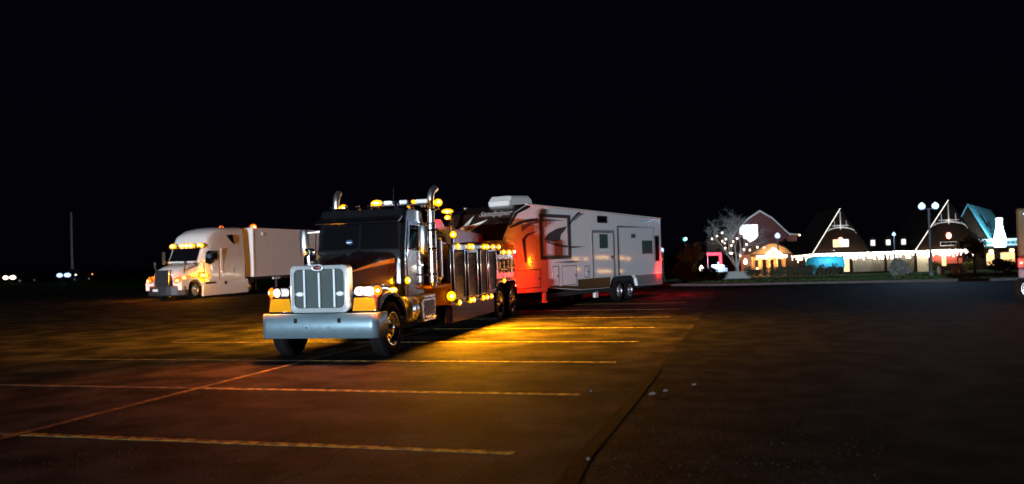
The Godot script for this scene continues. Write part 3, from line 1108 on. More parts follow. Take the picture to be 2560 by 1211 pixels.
	for s in [-1.0, 1.0]:
		st = mb()
		lathe(st, [[0.001, 1.3], [0.12, 1.32], [0.16, 1.4], [0.16, 1.4], [0.16, 2.2], [0.16, 2.2], [0.12, 2.3], [0.001, 2.33]], Transform3D(Basis.IDENTITY, Vector3(0.98 * s, 0, -3.68)), 22)
		obj("upright_cylinder", st, M["satin_chrome"], rack)
		for k in 3:
			st = mb()
			var wl := pointing(Vector3((1.0 + 0.06 * k) * s, 2.5 - 0.08 * k, -3.4 - 0.1 * k), Vector3(0.35 * s, -0.2, 1))
			lathe(st, [[0.03, -0.08], [0.07, -0.03], [0.08, 0.02], [0.08, 0.02], [0.068, 0.025], [0.001, 0.012]], wl, 14)
			obj("work_lamp", st, M["chrome"], rack)
	# deck behind the cab
	st = mb()
	bx(st, -1.15, 1.15, 1.17, 1.23, 2.95, 4.1, 0.01)
	bx(st, -1.19, 1.19, 0.74, 1.23, 4.08, 4.13, 0.01)
	obj("deck_plate", st, M["yellow_paint"], t)
	# service body with roller shutters
	st = mb()
	bx(st, -1.16, 1.16, 0.8, 2.14, 4.14, 8.0, 0.03)
	bx(st, -1.1, 1.1, 1.15, 2.0, 8.0, 10.2, 0.03)
	var body := obj("service_body", st, M["maroon_paint"], t)
	for s in [-1.0, 1.0]:
		var doors := [[4.34, 5.12, 0.86, 2.0], [5.42, 6.12, 0.86, 1.93], [6.48, 6.98, 0.86, 2.02], [7.2, 7.92, 0.95, 1.95]]
		for q in doors:
			st = mb()
			var n := 20
			for k in n:
				var y0: float = lerpf(q[2], q[3], float(k) / n)
				var y1: float = lerpf(q[2], q[3], (k + 1.0) / n)
				var ym := (y0 + y1) / 2
				for h in [[y0, 1.163, ym, 1.176], [ym, 1.176, y1, 1.163]]:
					quadn(st, Vector3(h[1] * s, h[0], -q[0]), Vector3(h[1] * s, h[0], -q[1]), Vector3(h[3] * s, h[2], -q[1]), Vector3(h[3] * s, h[2], -q[0]), Vector3(s, 0, 0))
			var d := obj("roller_shutter", st, M["shutter_metal"], body)
			st = mb()
			for f in [[q[0] - 0.05, q[0], q[2], q[3] + 0.05], [q[1], q[1] + 0.05, q[2], q[3] + 0.05]]:
				bx(st, 1.16 * s - 0.01, 1.16 * s + 0.035, f[2], f[3], f[0], f[1], 0.008)
			bx(st, 1.16 * s - 0.01, 1.16 * s + 0.034, q[3], q[3] + 0.05, q[0] + 0.001, q[1] - 0.001, 0.008)
			obj("shutter_frame", st, M["black_paint"], d)
			st = mb()
			bx(st, 1.19 * s - 0.02, 1.19 * s + 0.02, 1.5, 1.62, q[1] + 0.01, q[1] + 0.04, 0.008)
			obj("shutter_handle", st, M["chrome"], d)
		st = mb()
		bx(st, 1.17 * s - 0.02, 1.17 * s + 0.03, 2.03, 2.13, 4.2, 8.3, 0.012)
		bx(st, 1.15 * s - 0.02, 1.15 * s + 0.03, 1.88, 1.99, 8.35, 10.2, 0.012)
		obj("lamp_rail", st, M["black_paint"], body)
		st = mb()
		bx(st, 1.06 * s - 0.1, 1.06 * s + 0.1, 0.3, 0.78, 4.2, 7.75, 0.03)
		obj("lower_box", st, M["maroon_paint"], body)
		st = mb()
		side(st, [Vector2(7.85, 0.62), Vector2(8.0, 1.02), Vector2(8.25, 1.14), Vector2(9.9, 1.14), Vector2(10.15, 1.02), Vector2(10.3, 0.62), Vector2(10.26, 0.62), Vector2(10.1, 0.98), Vector2(9.88, 1.09), Vector2(8.27, 1.09), Vector2(8.05, 0.98), Vector2(7.9, 0.62)], 0.78 * s, 1.17 * s, 0.01)
		obj("rear_fender", st, M["black_paint"], body)
		st = mb()   # hoses and shackles hanging on the rear of the body
		for k in 4:
			tube(st, [Vector3(1.14 * s, 1.75, -(8.3 + k * 0.45)), Vector3(1.2 * s, 1.5, -(8.35 + k * 0.45)), Vector3(1.2 * s, 1.36, -(8.48 + k * 0.45)), Vector3(1.18 * s, 1.5, -(8.6 + k * 0.45)), Vector3(1.14 * s, 1.72, -(8.62 + k * 0.45))], 0.025, -1, 7)
		obj("chain_loop", st, M["chrome"], body)
		for w in [4.58, 5.44, 5.68, 6.7, 6.98, 7.53, 8.13]:
			lamp(body, "marker_lamp", Vector3(1.215 * s, 2.082, -w), Vector3(s, -0.1, 0.25), 0.076, "amber", 12.0, 0.6, 1.0, 57.0, Vector3(s, -1.1 if s > 0 else -0.5, 0.1))
		for w in [8.66, 9.19]:
			lamp(body, "marker_lamp", Vector3(1.195 * s, 1.935, -w), Vector3(s, -0.1, 0.25), 0.078, "amber", 2.0, 0.6, 1.0, 64.0, Vector3(s, -1.1 if s > 0 else -0.5, 0.1))
		lamp(body, "marker_lamp", Vector3(1.195 * s, 1.945, -9.72), Vector3(s, 0, 0.2), 0.066, "orange", 1.0, 0.6)
		for w in [4.69, 5.54, 5.8, 6.63, 6.98, 7.38]:
			lamp(body, "marker_lamp", Vector3(1.18 * s, 0.76, -w), Vector3(s, 0, 0.3), 0.07, "amber", 11.0, 0.6, 1.0, 66.0, Vector3(s, -0.7 if s > 0 else -0.3, 0.2))
		lamp(body, "marker_lamp", Vector3(1.19 * s, 1.13, -8.69), Vector3(s, 0, 0.3), 0.075, "amber", 1.5, 0.6, 1.0, 66.0, Vector3(s, -0.7 if s > 0 else -0.3, 0.2))
		lamp(t, "deck_lamp", Vector3(1.2 * s, 0.945, -4.05), Vector3(0.7 * s, 0, 1), 0.115, "amber", 36.0 if s > 0 else 16.0, 0.6, 1.0, 52.0, Vector3(0.8 * s, -0.5, 0.7))
		lamp(body, "tail_lamp", Vector3(1.22 * s, 0.94, -10.02), Vector3(s, 0.1, -0.6), 0.06, "red", 4.0 if s > 0 else 2.0, 0.7, 1.0, 70.0, Vector3(0.25 * s, 0.3, -1.0))
	for q in [[-1, 1.3, 5.0], [1, 1.3, 5.0]]:
		st = mb()
		bx(st, 0.98 * q[0] - 0.03, 0.98 * q[0] + 0.03, 2.14, 2.98, 4.84, 4.92, 0.01)
		obj("lamp_post", st, M["chrome"], body)
		lamp(body, "work_lamp_amber", Vector3(0.9 * q[0], 2.93, -4.82), Vector3(0.1 * q[0], -0.2, 1), 0.06, "amber", 0.25, 0.6, 2.4)
		lamp(body, "work_lamp_amber", Vector3(0.9 * q[0], 2.78, -4.82), Vector3(0.1 * q[0], -0.2, 1), 0.055, "amber", 0.3, 0.6, 1.5)
		lamp(body, "marker_lamp", Vector3(1.02 * q[0], 2.37, -4.85), Vector3(0.3 * q[0], 0, 1), 0.085, "amber", 0.5, 0.6)
	# boom, winch and rear lift
	st = mb()
	side(st, [Vector2(5.0, 2.2), Vector2(5.3, 2.66), Vector2(9.6, 2.5), Vector2(9.7, 2.25), Vector2(5.6, 2.16)], -0.32, 0.32, 0.03)
	for s in [-1.0, 1.0]:
		side(st, [Vector2(4.95, 2.14), Vector2(6.6, 2.14), Vector2(5.6, 2.78), Vector2(5.2, 2.78)], 0.4 * s, 0.46 * s, 0.01)
	var boom := obj("boom", st, M["red_paint"], t)
	st = mb()
	for u in [-0.6, 0.6]:
		tube(st, [Vector3(u - 0.18, 2.36, -5.1), Vector3(u + 0.18, 2.36, -5.1)], 0.16, -1, 18)
		for k in [-0.2, 0.2]:
			tube(st, [Vector3(u + k - 0.015, 2.36, -5.1), Vector3(u + k + 0.015, 2.36, -5.1)], 0.22, -1, 18)
	obj("winch_drum", st, M["chassis"], boom)
	st = mb()
	tube(st, [Vector3(-0.16, 2.45, -9.75), Vector3(0.16, 2.45, -9.75)], 0.15, -1, 16)
	obj("boom_pulley", st, M["chrome"], boom)
	st = mb()
	bx(st, -0.2, 0.2, 0.55, 0.8, 10.0, 11.2, 0.02)
	bx(st, -0.16, 0.16, 0.6, 1.15, 10.75, 10.95, 0.02)
	obj("rear_lift", st, M["chassis"], t)
	# oval sticker on the windscreen
	st = mb()
	ball(st, Vector3(-0.22, 2.2, -1.858), Vector3(0.085, 0.055, 0.012), 16)
	var stick := obj("windscreen_sticker", st, M["blue_cloth"], cab)
	st = mb()
	bx(st, -0.28, -0.17, 2.185, 2.205, 1.842, 1.85, 0.002)
	obj("sticker_band", st, M["white_trim"], stick)


# ---------------------------------------------------------------- fifth-wheel camper
func decal(called: String, pts: Array, m: String, u: float, parent: Node, thick: float = 0.004) -> MeshInstance3D:
	var st := mb()
	side(st, pts, u - 0.003, u + thick)
	return obj(called, st, M[m], parent)


func frame(st: SurfaceTool, w0: float, w1: float, y0: float, y1: float, t: float, u0: float, u1: float) -> void:
	bx(st, u0, u1, y0, y1, w0, w0 + t, 0.006)
	bx(st, u0, u1, y0, y1, w1 - t, w1, 0.006)
	bx(st, u0, u1 - 0.001, y0, y0 + t, w0 + t, w1 - t, 0.006)
	bx(st, u0, u1 - 0.001, y1 - t, y1, w0 + t, w1 - t, 0.006)


func V2s(a: Array) -> Array:
	var out := []
	for i in range(0, a.size(), 2):
		out.append(Vector2(a[i], a[i + 1]))
	return out


func camper() -> void:
	var t := thing("fifth_wheel_camper", "white fifth-wheel camper with grey swooshes and a dark front cap behind the tow truck", "camper", Vector3(2.98, 0, -31.056), -0.601)
	var U := 1.22
	var st := mb()
	side(st, V2s([-6.2, 3.42, -6.87, 3.16, -7.2, 2.77, -7.5, 2.4, -7.56, 2.3, -7.5, 2.22, -6.98, 2.2, -6.98, 0.66, -5.06, 0.62, -5.06, 0.74, -2.9, 0.56, -0.72, 0.53, -0.6, 0.78, -0.35, 0.93, 1.25, 0.93, 1.5, 0.78, 1.62, 0.5, 4.0, 0.46, 4.0, 3.18]), -U, U, 0.025)
	var body := obj("body", st, M["gelcoat"], t)
	# dark front cap, a shell over the sloping nose
	st = mb()
	side(st, V2s([-6.17, 3.445, -6.88, 3.185, -7.22, 2.785, -7.52, 2.415, -7.59, 2.3, -7.56, 2.3, -7.49, 2.42, -7.19, 2.79, -6.86, 3.17, -6.17, 3.428]), -U - 0.004, U + 0.004, 0.008)
	var capm := obj("front_cap", st, M["dark_cap"], t)
	st = mb()   # dark corner of the cap that wraps onto the side, and its white swoosh
	side(st, V2s([-6.2, 3.4, -6.85, 3.15, -7.2, 2.75, -7.1, 2.75, -6.7, 3.12, -6.0, 3.33, -5.95, 3.4]), U - 0.002, U + 0.004)
	obj("cap_corner", st, M["dark_cap"], capm)
	var slope := func(u: float, k: float) -> Vector3:   # k from the foot of the nose to the roof
		var a := [Vector2(-7.56, 2.34), Vector2(-7.525, 2.42), Vector2(-7.225, 2.79), Vector2(-6.885, 3.19), Vector2(-6.2, 3.455)]
		var i := clampi(int(k * 4), 0, 3)
		var q: Vector2 = a[i].lerp(a[i + 1], k * 4 - i)
		return Vector3(u, q.y + 0.006, -q.x + 0.006)
	for q in [["white_trim", [[-0.95, 0.32], [-0.5, 0.52], [-0.28, 0.72], [-0.32, 0.5], [0.35, 0.62], [-0.3, 0.3]]], ["white_trim", [[-0.45, 0.1], [-0.25, 0.24], [-0.15, 0.2], [-0.25, 0.05]]], ["grey_film", [[0.45, 0.48], [0.8, 0.56], [1.05, 0.58], [0.75, 0.52]]]]:
		st = mb()
		var c: Vector3 = slope.call(q[1][3][0], q[1][3][1])
		for k in q[1].size():
			var a: Vector3 = slope.call(q[1][k][0], q[1][k][1])
			var b: Vector3 = slope.call(q[1][(k + 1) % q[1].size()][0], q[1][(k + 1) % q[1].size()][1])
			trin(st, a, b, c, Vector3(0, 0.6, 1))
		obj("cap_swoosh", st, M[q[0]], capm)
	var tm := TextMesh.new()
	tm.text = "Sandpiper"
	var fnt := SystemFont.new()
	fnt.font_names = PackedStringArray(["Droid Serif"])
	fnt.font_italic = true
	tm.font = fnt
	tm.font_size = 48
	tm.pixel_size = 0.0052
	tm.depth = 0.012
	var name_ := MeshInstance3D.new()
	name_.mesh = tm
	name_.material_override = M["silver_letters"]
	put(name_, "name_letters", capm)
	var yv := (slope.call(0.3, 0.72) as Vector3) - (slope.call(0.3, 0.6) as Vector3)
	yv = yv.normalized()
	var xv := Vector3(1, 0, 0)
	name_.transform = Transform3D(Basis(xv, (yv + xv * 0.25), xv.cross(yv)), (slope.call(0.56, 0.72) as Vector3) + xv.cross(yv) * 0.012)
	# roof edge, air conditioner, vents
	st = mb()
	for s in [-1.0, 1.0]:
		tube(st, [Vector3(U * s, 3.435, 6.2), Vector3(U * s, 3.33, 1.5), Vector3(U * s, 3.195, -4.0)], 0.035, -1, 8)
	obj("roof_edge", st, M["white_paint"], t)
	st = mb()
	side(st, V2s([-6.02, 3.42, -6.04, 3.6, -5.85, 3.78, -4.75, 3.82, -4.6, 3.74, -4.5, 3.42]), -0.42, 0.42, 0.07)
	obj("air_conditioner", st, M["white_paint"], t)
	for q in [[3.1, 4.0 - 0.15, 3.2, 3.37], [0.2, 0.8, 3.3, 3.38], [-2.3, -1.8, 3.36, 3.43]]:
		st = mb()
		bx(st, -0.25, 0.35, q[2] - 0.02, q[3], q[0], q[1], 0.03)
		obj("roof_vent", st, M["white_paint"], t)
	# graphics on the side
	decal("swoosh", V2s([-7.15, 2.72, -6.59, 2.89, -6.0, 2.98, -5.53, 3.01, -5.53, 2.94, -6.41, 2.84, -7.1, 2.66]), "graphite_film", U, body)
	decal("swoosh", V2s([-6.51, 2.76, -5.99, 2.86, -5.53, 2.905, -5.53, 2.845, -6.06, 2.75, -6.5, 2.56]), "grey_film", U, body)
	decal("swoosh", V2s([-6.5, 2.33, -6.19, 2.5, -5.56, 2.6, -6.14, 2.44, -6.29, 2.33, -6.3, 2.08, -6.24, 1.58, -6.36, 1.6]), "graphite_film", U, body)
	decal("swoosh", V2s([-3.6, 2.83, -3.32, 3.07, -2.94, 3.28, -2.71, 3.275, -3.1, 3.1, -3.52, 2.83]), "graphite_film", U, body)
	decal("swoosh", V2s([-3.3, 2.98, -2.79, 3.235, -2.45, 3.26, -2.88, 3.11, -3.18, 2.98]), "grey_film", U, body)
	decal("swoosh", V2s([-3.6, 2.09, -3.1, 2.09, -2.5, 2.065, -3.39, 2.03, -3.6, 2.035]), "graphite_film", U, body)
	decal("swoosh", V2s([1.9, 2.98, 2.7, 3.1, 3.7, 3.14, 3.0, 3.03]), "graphite_film", U, body)
	decal("swoosh", V2s([1.1, 1.15, 1.9, 1.5, 2.2, 1.55, 1.5, 1.2]), "grey_film", U, body)
	decal("swoosh", V2s([-4.7, 1.56, -3.5, 1.6, -2.7, 1.55, -3.6, 1.52]), "grey_film", U, body)
	# front slide-out room with its dark flange
	st = mb()
	bx(st, U - 0.02, U + 0.04, 1.76, 3.06, -5.39, -3.76, 0.01)
	var sl := obj("slide_room", st, M["gelcoat"], t)
	st = mb()
	frame(st, -5.5, -3.64, 1.67, 3.155, 0.115, U - 0.02, U + 0.055)
	obj("slide_flange", st, M["graphite_film"], sl)
	decal("swoosh", V2s([-5.26, 2.31, -5.0, 2.52, -4.46, 2.68, -3.78, 2.77, -3.95, 2.63, -4.2, 2.49, -4.28, 2.29, -4.69, 2.255]), "graphite_film", U + 0.04, sl)
	decal("swoosh", V2s([-5.26, 2.285, -4.76, 2.21, -4.3, 2.15, -3.78, 2.11, -3.78, 2.05, -4.3, 2.08, -5.02, 2.2]), "graphite_film", U + 0.04, sl)
	decal("swoosh", V2s([-5.37, 3.0, -4.6, 2.99, -3.9, 2.96, -4.6, 2.93, -5.37, 2.9]), "grey_film", U + 0.04, sl)
	# second slide-out at the rear with its window
	st = mb()
	bx(st, U - 0.02, U + 0.03, 1.0, 2.78, 0.03, 3.2, 0.01)
	var s2 := obj("slide_room", st, M["gelcoat"], t)
	st = mb()
	bx(st, U, U + 0.045, 0.96, 2.84, -0.04, 0.03, 0.006)
	bx(st, U, U + 0.044, 2.78, 2.84, 0.031, 3.26, 0.006)
	obj("slide_flange", st, M["graphite_film"], s2)
	st = mb()
	frame(st, 2.06, 3.0, 1.74, 2.28, 0.05, U, U + 0.05)
	var wf := obj("window_frame", st, M["black_plastic"], s2)
	st = mb()
	bx(st, U, U + 0.036, 1.79, 2.23, 2.11, 2.95, 0.0)
	obj("window_pane", st, M["green_pane"], s2)
	st = mb()
	bx(st, U + 0.02, U + 0.07, 2.38, 2.54, 1.1, 1.4, 0.02)
	obj("outlet_box", st, M["black_plastic"], s2)
	# rear window
	st = mb()
	frame(st, 3.34, 3.76, 1.42, 2.48, 0.04, U - 0.01, U + 0.018)
	var rw := obj("window", st, M["black_plastic"], t)
	st = mb()
	bx(st, U - 0.01, U + 0.008, 1.46, 2.44, 3.38, 3.72, 0.0)
	obj("window_pane", st, M["dark_glass"], rw)
	# small upper window
	st = mb()
	front_side_frame(st, -1.58, -0.8, 2.92, 3.19, 0.04, U)
	var uw := obj("window", st, M["graphite_film"], t)
	st = mb()
	bx(st, U - 0.01, U + 0.012, 2.96, 3.15, -1.54, -0.84, 0.0)
	obj("window_pane", st, M["dark_glass"], uw)
	# entrance door
	st = mb()
	bx(st, U - 0.01, U + 0.02, 0.96, 2.56, -1.97, -0.43, 0.006)
	var dr := obj("entrance_door", st, M["gelcoat"], t)
	st = mb()
	bx(st, U - 0.01, U + 0.032, 0.95, 2.66, -2.06, -1.97, 0.006)
	bx(st, U - 0.01, U + 0.032, 0.95, 2.66, -0.43, -0.34, 0.006)
	bx(st, U - 0.01, U + 0.031, 2.56, 2.66, -1.969, -0.431, 0.006)
	obj("door_frame", st, M["grey_film"], dr)
	st = mb()
	bx(st, U, U + 0.036, 2.0, 2.52, -1.48, -0.86, 0.01)
	obj("door_window", st, M["green_pane"], dr)
	st = mb()
	for q in [[-1.42, -1.2], [-1.15, -0.95], [-0.8, -0.68]]:
		bx(st, U, U + 0.026, 1.9, 1.95, q[0], q[1], 0.004)
	obj("door_label", st, M["white_trim"], dr)
	st = mb()
	bx(st, U, U + 0.06, 1.62, 1.72, -0.58, -0.5, 0.01)
	obj("door_handle", st, M["black_plastic"], dr)
	# storage doors
	for q in [[-4.75, -4.36, 0.78, 1.45], [-4.16, -3.17, 0.76, 1.44], [-2.62, -2.28, 0.98, 1.4], [-6.86, -5.5, 0.78, 1.38]]:
		st = mb()
		frame(st, q[0], q[1], q[2], q[3], 0.03, U - 0.01, U + 0.012)
		var sd := obj("storage_door", st, M["grey_film"], t)
		st = mb()
		bx(st, U - 0.01, U + 0.009, q[2] + 0.03, q[3] - 0.03, q[0] + 0.03, q[1] - 0.03, 0.004)
		obj("door_panel", st, M["gelcoat"], sd)
		st = mb()
		bx(st, U, U + 0.022, (q[2] + q[3]) / 2 - 0.04, (q[2] + q[3]) / 2 + 0.02, q[1] - 0.12, q[1] - 0.06, 0.005)
		obj("latch", st, M["black_plastic"], sd)
	decal("lower_band", V2s([-3.1, 0.94, -2.05, 0.94, -0.66, 0.93, -0.74, 0.55, -2.88, 0.585, -4.9, 0.745, -4.9, 0.8, -3.1, 0.72]), "brown_film", U, body)
	decal("rear_band", V2s([1.4, 0.92, 3.97, 0.9, 3.97, 0.49, 1.64, 0.52, 1.54, 0.78]), "grey_film", U, body)
	# running gear
	st = mb()
	bx(st, -1.1, 1.1, 0.4, 0.56, -5.0, 3.9, 0.02)
	bx(st, -1.12, 1.12, 0.5, 0.92, -0.6, 1.5, 0.02)
	for w in [0.0, 0.9]:
		tube(st, [Vector3(-1, 0.38, -w), Vector3(1, 0.38, -w)], 0.06)
	obj("chassis", st, M["dark_gap"], t)
	for s in [-1.0, 1.0]:
		for w in [0.0, 0.9]:
			wheel(t, Vector3(1.03 * s + 0.08 * s, 0.38, -w), 0.38, 0.24, s, "aluminium")
		st = mb()
		bx(st, 1.12 * s - 0.05, 1.12 * s + 0.05, 0.3, 0.75, -5.25, -5.1, 0.01)
		bx(st, 1.12 * s - 0.09, 1.12 * s + 0.09, 0.27, 0.31, -5.29, -5.06, 0.008)
		obj("landing_leg", st, M["white_paint"], t)
		st = mb()
		bx(st, 1.05 * s - 0.05, 1.05 * s + 0.05, 0.22, 0.5, -1.66, -1.42, 0.01)
		obj("stabiliser_leg", st, M["white_paint"], t)
		lamp(t, "tail_lamp", Vector3(1.12 * s, 1.5, -4.02), Vector3(0.3 * s, 0, -1), 0.085, "red", 2.5, 0.6)
		lamp(t, "side_lamp", Vector3(1.235 * s, 1.5, -3.93), Vector3(s, 0, -0.3), 0.05, "red", 0.6, 0.6)
		lamp(t, "side_lamp", Vector3(1.235 * s, 0.97, -3.6), Vector3(s, -0.2, 0.0), 0.04, "red", 1.3, 0.6)
		lamp(t, "side_lamp", Vector3(1.235 * s, 1.62, 6.06), Vector3(s, 0, 0.3), 0.035, "amber", 0.15, 0.6)
	# pin box down to the tow truck's lift
	st = mb()
	side(st, V2s([-7.3, 2.22, -6.9, 2.22, -6.98, 1.6, -7.25, 1.2, -7.4, 1.2, -7.4, 1.5]), -0.2, 0.2, 0.02)
	obj("pin_box", st, M["chassis"], t)


func front_side_frame(st: SurfaceTool, w0: float, w1: float, y0: float, y1: float, tk: float, U: float) -> void:
	frame(st, w0, w1, y0, y1, tk, U - 0.01, U + 0.02)


# ---------------------------------------------------------------- white semi
func semi() -> void:
	var t := thing("semi_truck", "white sleeper-cab semi truck with five amber roof lamps parked at the left", "truck", Vector3(-18.869, 0, -45.229), -0.275)
	var st := mb()
	# hood, tapering to the grille
	var sec := func(a: float, top: float, low: float, w: float) -> Array:
		var h := [Vector2(a, low), Vector2(a + 0.01, (top + low) / 2), Vector2(a - 0.03, top - 0.25), Vector2(a - 0.14, top - 0.08), Vector2(a - 0.36, top), Vector2(0.2, top + 0.05)]
		var out := []
		for q in h:
			out.append(Vector3(q.x, q.y, -w))
		for k in range(h.size() - 1, -1, -1):
			out.append(Vector3(-h[k].x, h[k].y, -w))
		return out
	loft(st, [sec.call(0.62, 1.5, 0.85, -1.2), sec.call(0.74, 1.68, 0.85, -1.02), sec.call(0.92, 1.86, 0.9, -0.4), sec.call(1.03, 1.98, 1.1, 0.48)], false, 11)
	var hood := obj("hood", st, M["white_paint"], t)
	for s in [-1.0, 1.0]:
		st = mb()   # front fender round the wheel
		side(st, V2s([-1.16, 0.55, -1.18, 0.95, -1.05, 1.14, -0.7, 1.24, -0.1, 1.24, 0.36, 1.12, 0.56, 0.92, 0.6, 0.7, 0.55, 0.7, 0.5, 0.82, 0.32, 1.0, 0.1, 1.08, -0.15, 1.1, -0.4, 1.02, -0.58, 0.82, -0.62, 0.55]), 0.62 * s, 1.18 * s, 0.02)
		var fd := obj("fender", st, M["white_paint"], t)
		st = mb()
		side(st, V2s([-1.2, 1.0, -1.12, 1.2, -0.86, 1.3, -0.55, 1.34, -0.62, 1.16, -0.9, 1.02, -1.1, 0.92]), 0.72 * s, 1.12 * s, 0.03)
		var hl := obj("headlamp", st, M["orange_lens"], fd)
		lamp(hl, "headlight_bulb", Vector3(0.93 * s, 1.08, 1.17), Vector3(0.2 * s, 0, 1), 0.15, "orange", 2.0, 0.7, 1.3)
		lamp(hl, "turn_signal_lamp", Vector3(1.1 * s, 1.2, 0.9), Vector3(s, 0.2, 0.6), 0.12, "amber", 1.6, 0.7, 1.5)
		lamp(fd, "fender_lamp", Vector3(1.2 * s, 1.3, -0.52), Vector3(s, 0, 0.5), 0.16, "amber", 3.5, 0.8)
		wheel(t, Vector3(1.0 * s, 0.5, 0), 0.5, 0.3, s, "aluminium")
		for w in [3.7, 5.0]:
			wheel(t, Vector3(0.95 * s, 0.5, -w), 0.5, 0.4, s, "aluminium")
		# hood mirror on its dark stalk
		st = mb()
		tube(st, [Vector3(0.86 * s, 1.5, 0.55), Vector3(0.98 * s, 1.8, 0.62), Vector3(1.0 * s, 2.0, 0.6)], 0.04, -1, 7)
		ball(st, Vector3(1.0 * s, 2.02, 0.6), Vector3(0.1, 0.14, 0.07), 10)
		obj("hood_mirror", st, M["black_plastic"], hood)
	st = mb()
	side(st, V2s([-1.24, 1.66, -1.3, 1.2, -1.28, 0.8, -1.18, 0.8, -1.12, 1.66]), -0.5, 0.5, 0.05)
	var gr := obj("grille", st, M["black_plastic"], t)
	st = mb()
	for k in 8:
		var y := 0.86 + k * 0.1
		bx(st, -0.44, 0.44, y, y + 0.025, -1.325 + absf(y - 1.15) * 0.08, -1.28, 0.006)
	bx(st, 0.44, 0.485, 0.84, 1.6, -1.33, -1.27, 0.01)
	obj("grille_bars", st, M["chrome"], gr)
	st = mb()
	var bump := []
	for k in 9:
		var a := lerpf(-1.2, 1.2, k / 8.0)
		bump.append(Vector2(a, -1.36 + pow(absf(a) / 1.2, 3) * 0.4))
	bump.append(Vector2(1.15, -0.6))
	bump.append(Vector2(-1.15, -0.6))
	plan(st, bump, 0.24, 0.8, 0.05)
	obj("front_bumper", st, M["black_plastic"], t)
	st = mb()
	front(st, rrect(-0.55, -0.22, 0.5, 0.64, 0.02), -1.37, -1.34)
	obj("licence_plate", st, M["white_panel"], t)
	# cab with sleeper and roof fairing
	st = mb()
	var prof := [[0.46, 2.02], [0.9, 2.84], [1.0, 3.15], [1.3, 3.6], [1.9, 3.92], [2.6, 4.07], [4.6, 4.14]]
	var rings := []
	for k in 14:
		var w := [0.46, 0.6, 0.75, 0.9, 1.0, 1.15, 1.3, 1.6, 1.9, 2.25, 2.6, 3.4, 4.3, 4.62][k] as float
		var top := 0.0
		for i in prof.size() - 1:
			if w >= prof[i][0] - 0.001 and w <= prof[i + 1][0] + 0.001:
				top = lerpf(prof[i][1], prof[i + 1][1], (w - prof[i][0]) / (prof[i + 1][0] - prof[i][0]))
		if w > 4.6:
			top = 4.14
		var a := lerpf(1.0, 1.2, clampf((w - 0.46) / 0.9, 0, 1))
		var up := clampf((top - 2.0) / 2.1, 0, 1)
		var h := [Vector2(a, 0.95), Vector2(a + 0.01, minf(2.0, top - 0.03)), Vector2(a - 0.1 * up, top - 0.32 * up), Vector2(a - 0.16 * up - 0.02, top - 0.12 * up), Vector2(a - 0.3 * up - 0.04, top - 0.03 * up), Vector2(0.3, top + 0.02)]
		var r := []
		for q in h:
			r.append(Vector3(q.x, q.y, -w))
		for i in range(h.size() - 1, -1, -1):
			r.append(Vector3(-h[i].x, h[i].y, -w))
		rings.append(r)
	loft(st, rings, false, 12)
	cap_ring(st, rings[-1], Vector3.FORWARD)
	var cab := obj("cab", st, M["white_paint"], t)
	st = mb()
	var w0 := [Vector3(-0.92, 2.1, -0.475), Vector3(0.92, 2.1, -0.475), Vector3(0.88, 2.8, -0.85), Vector3(-0.88, 2.8, -0.85)]
	quadn(st, w0[0] + Vector3(0, 0.03, 0.03), w0[1] + Vector3(0, 0.03, 0.03), w0[2] + Vector3(0, 0.03, 0.03), w0[3] + Vector3(0, 0.03, 0.03), Vector3(0, 0.5, 1))
	obj("windscreen", st, M["dark_glass"], cab)
	for s in [-1.0, 1.0]:
		st = mb()
		side(st, V2s([0.86, 2.0, 1.0, 2.62, 1.12, 2.7, 1.95, 2.7, 2.0, 2.6, 2.0, 2.2, 1.6, 2.02, 1.3, 1.9]), 1.16 * s, 1.222 * s, 0.01)
		obj("side_window", st, M["dark_glass"], cab)
		st = mb()
		for dq in [[0.72, 0.735, 1.02, 2.0], [2.09, 2.105, 1.02, 2.78]]:
			bx(st, 1.2 * s, 1.226 * s, dq[2], dq[3], dq[0], dq[1], 0.0)
		obj("door_seam", st, M["dark_gap"], cab)
		st = mb()
		bx(st, 1.22 * s - 0.02, 1.22 * s + 0.02, 1.4, 2.85, 2.2, 2.4, 0.015)
		obj("side_fairing_strip", st, M["white_paint"], cab)
		st = mb()
		side(st, V2s([2.98, 3.62, 3.45, 3.66, 3.62, 3.2, 3.6, 3.1, 3.3, 3.3]), 1.1 * s, 1.215 * s, 0.01)
		obj("sleeper_window", st, M["dark_glass"], cab)
		for q in [[2.05, 1.42, 1.72], [3.35, 1.4, 1.75]]:
			st = mb()
			side(st, V2s([q[0], q[1], q[0] + 0.16, q[1] + 0.05, q[0] + 0.16, q[2], q[0] + 0.02, q[2] - 0.05]), 1.2 * s, 1.225 * s, 0.004)
			obj("door_handle", st, M["grey_film"], cab)
		st = mb()
		side(st, V2s([0.62, 0.12, 0.64, 0.92, 1.0, 0.96, 4.98, 0.96, 4.98, 0.14]), 1.02 * s, 1.19 * s, 0.03)
		var sk := obj("side_skirt", st, M["white_paint"], t)
		st = mb()
		side(st, V2s([0.78, 0.8, 0.9, 0.9, 1.75, 0.9, 1.9, 0.8]), 1.15 * s, 1.196 * s)
		side(st, V2s([2.6, 0.72, 2.6, 0.9, 2.85, 0.9, 2.85, 0.72]), 1.15 * s, 1.196 * s)
		obj("step_opening", st, M["dark_gap"], sk)
		st = mb()
		tube(st, [Vector3(1.1 * s, 2.1, -0.75), Vector3(1.42 * s, 2.15, -0.68)], 0.03, -1, 6)
		box(st, Vector3(1.46 * s, 2.35, -0.68), Vector3(0.2, 0.75, 0.14), 0.05)
		if s < 0:
			obj("mirror", st, M["black_plastic"], cab)
		st = mb()
		bx(st, 1.21 * s - 0.01, 1.21 * s + 0.02, 2.55, 2.6, 3.75, 3.85, 0.005)
		obj("side_reflector", st, M["amber_reflector"], cab)
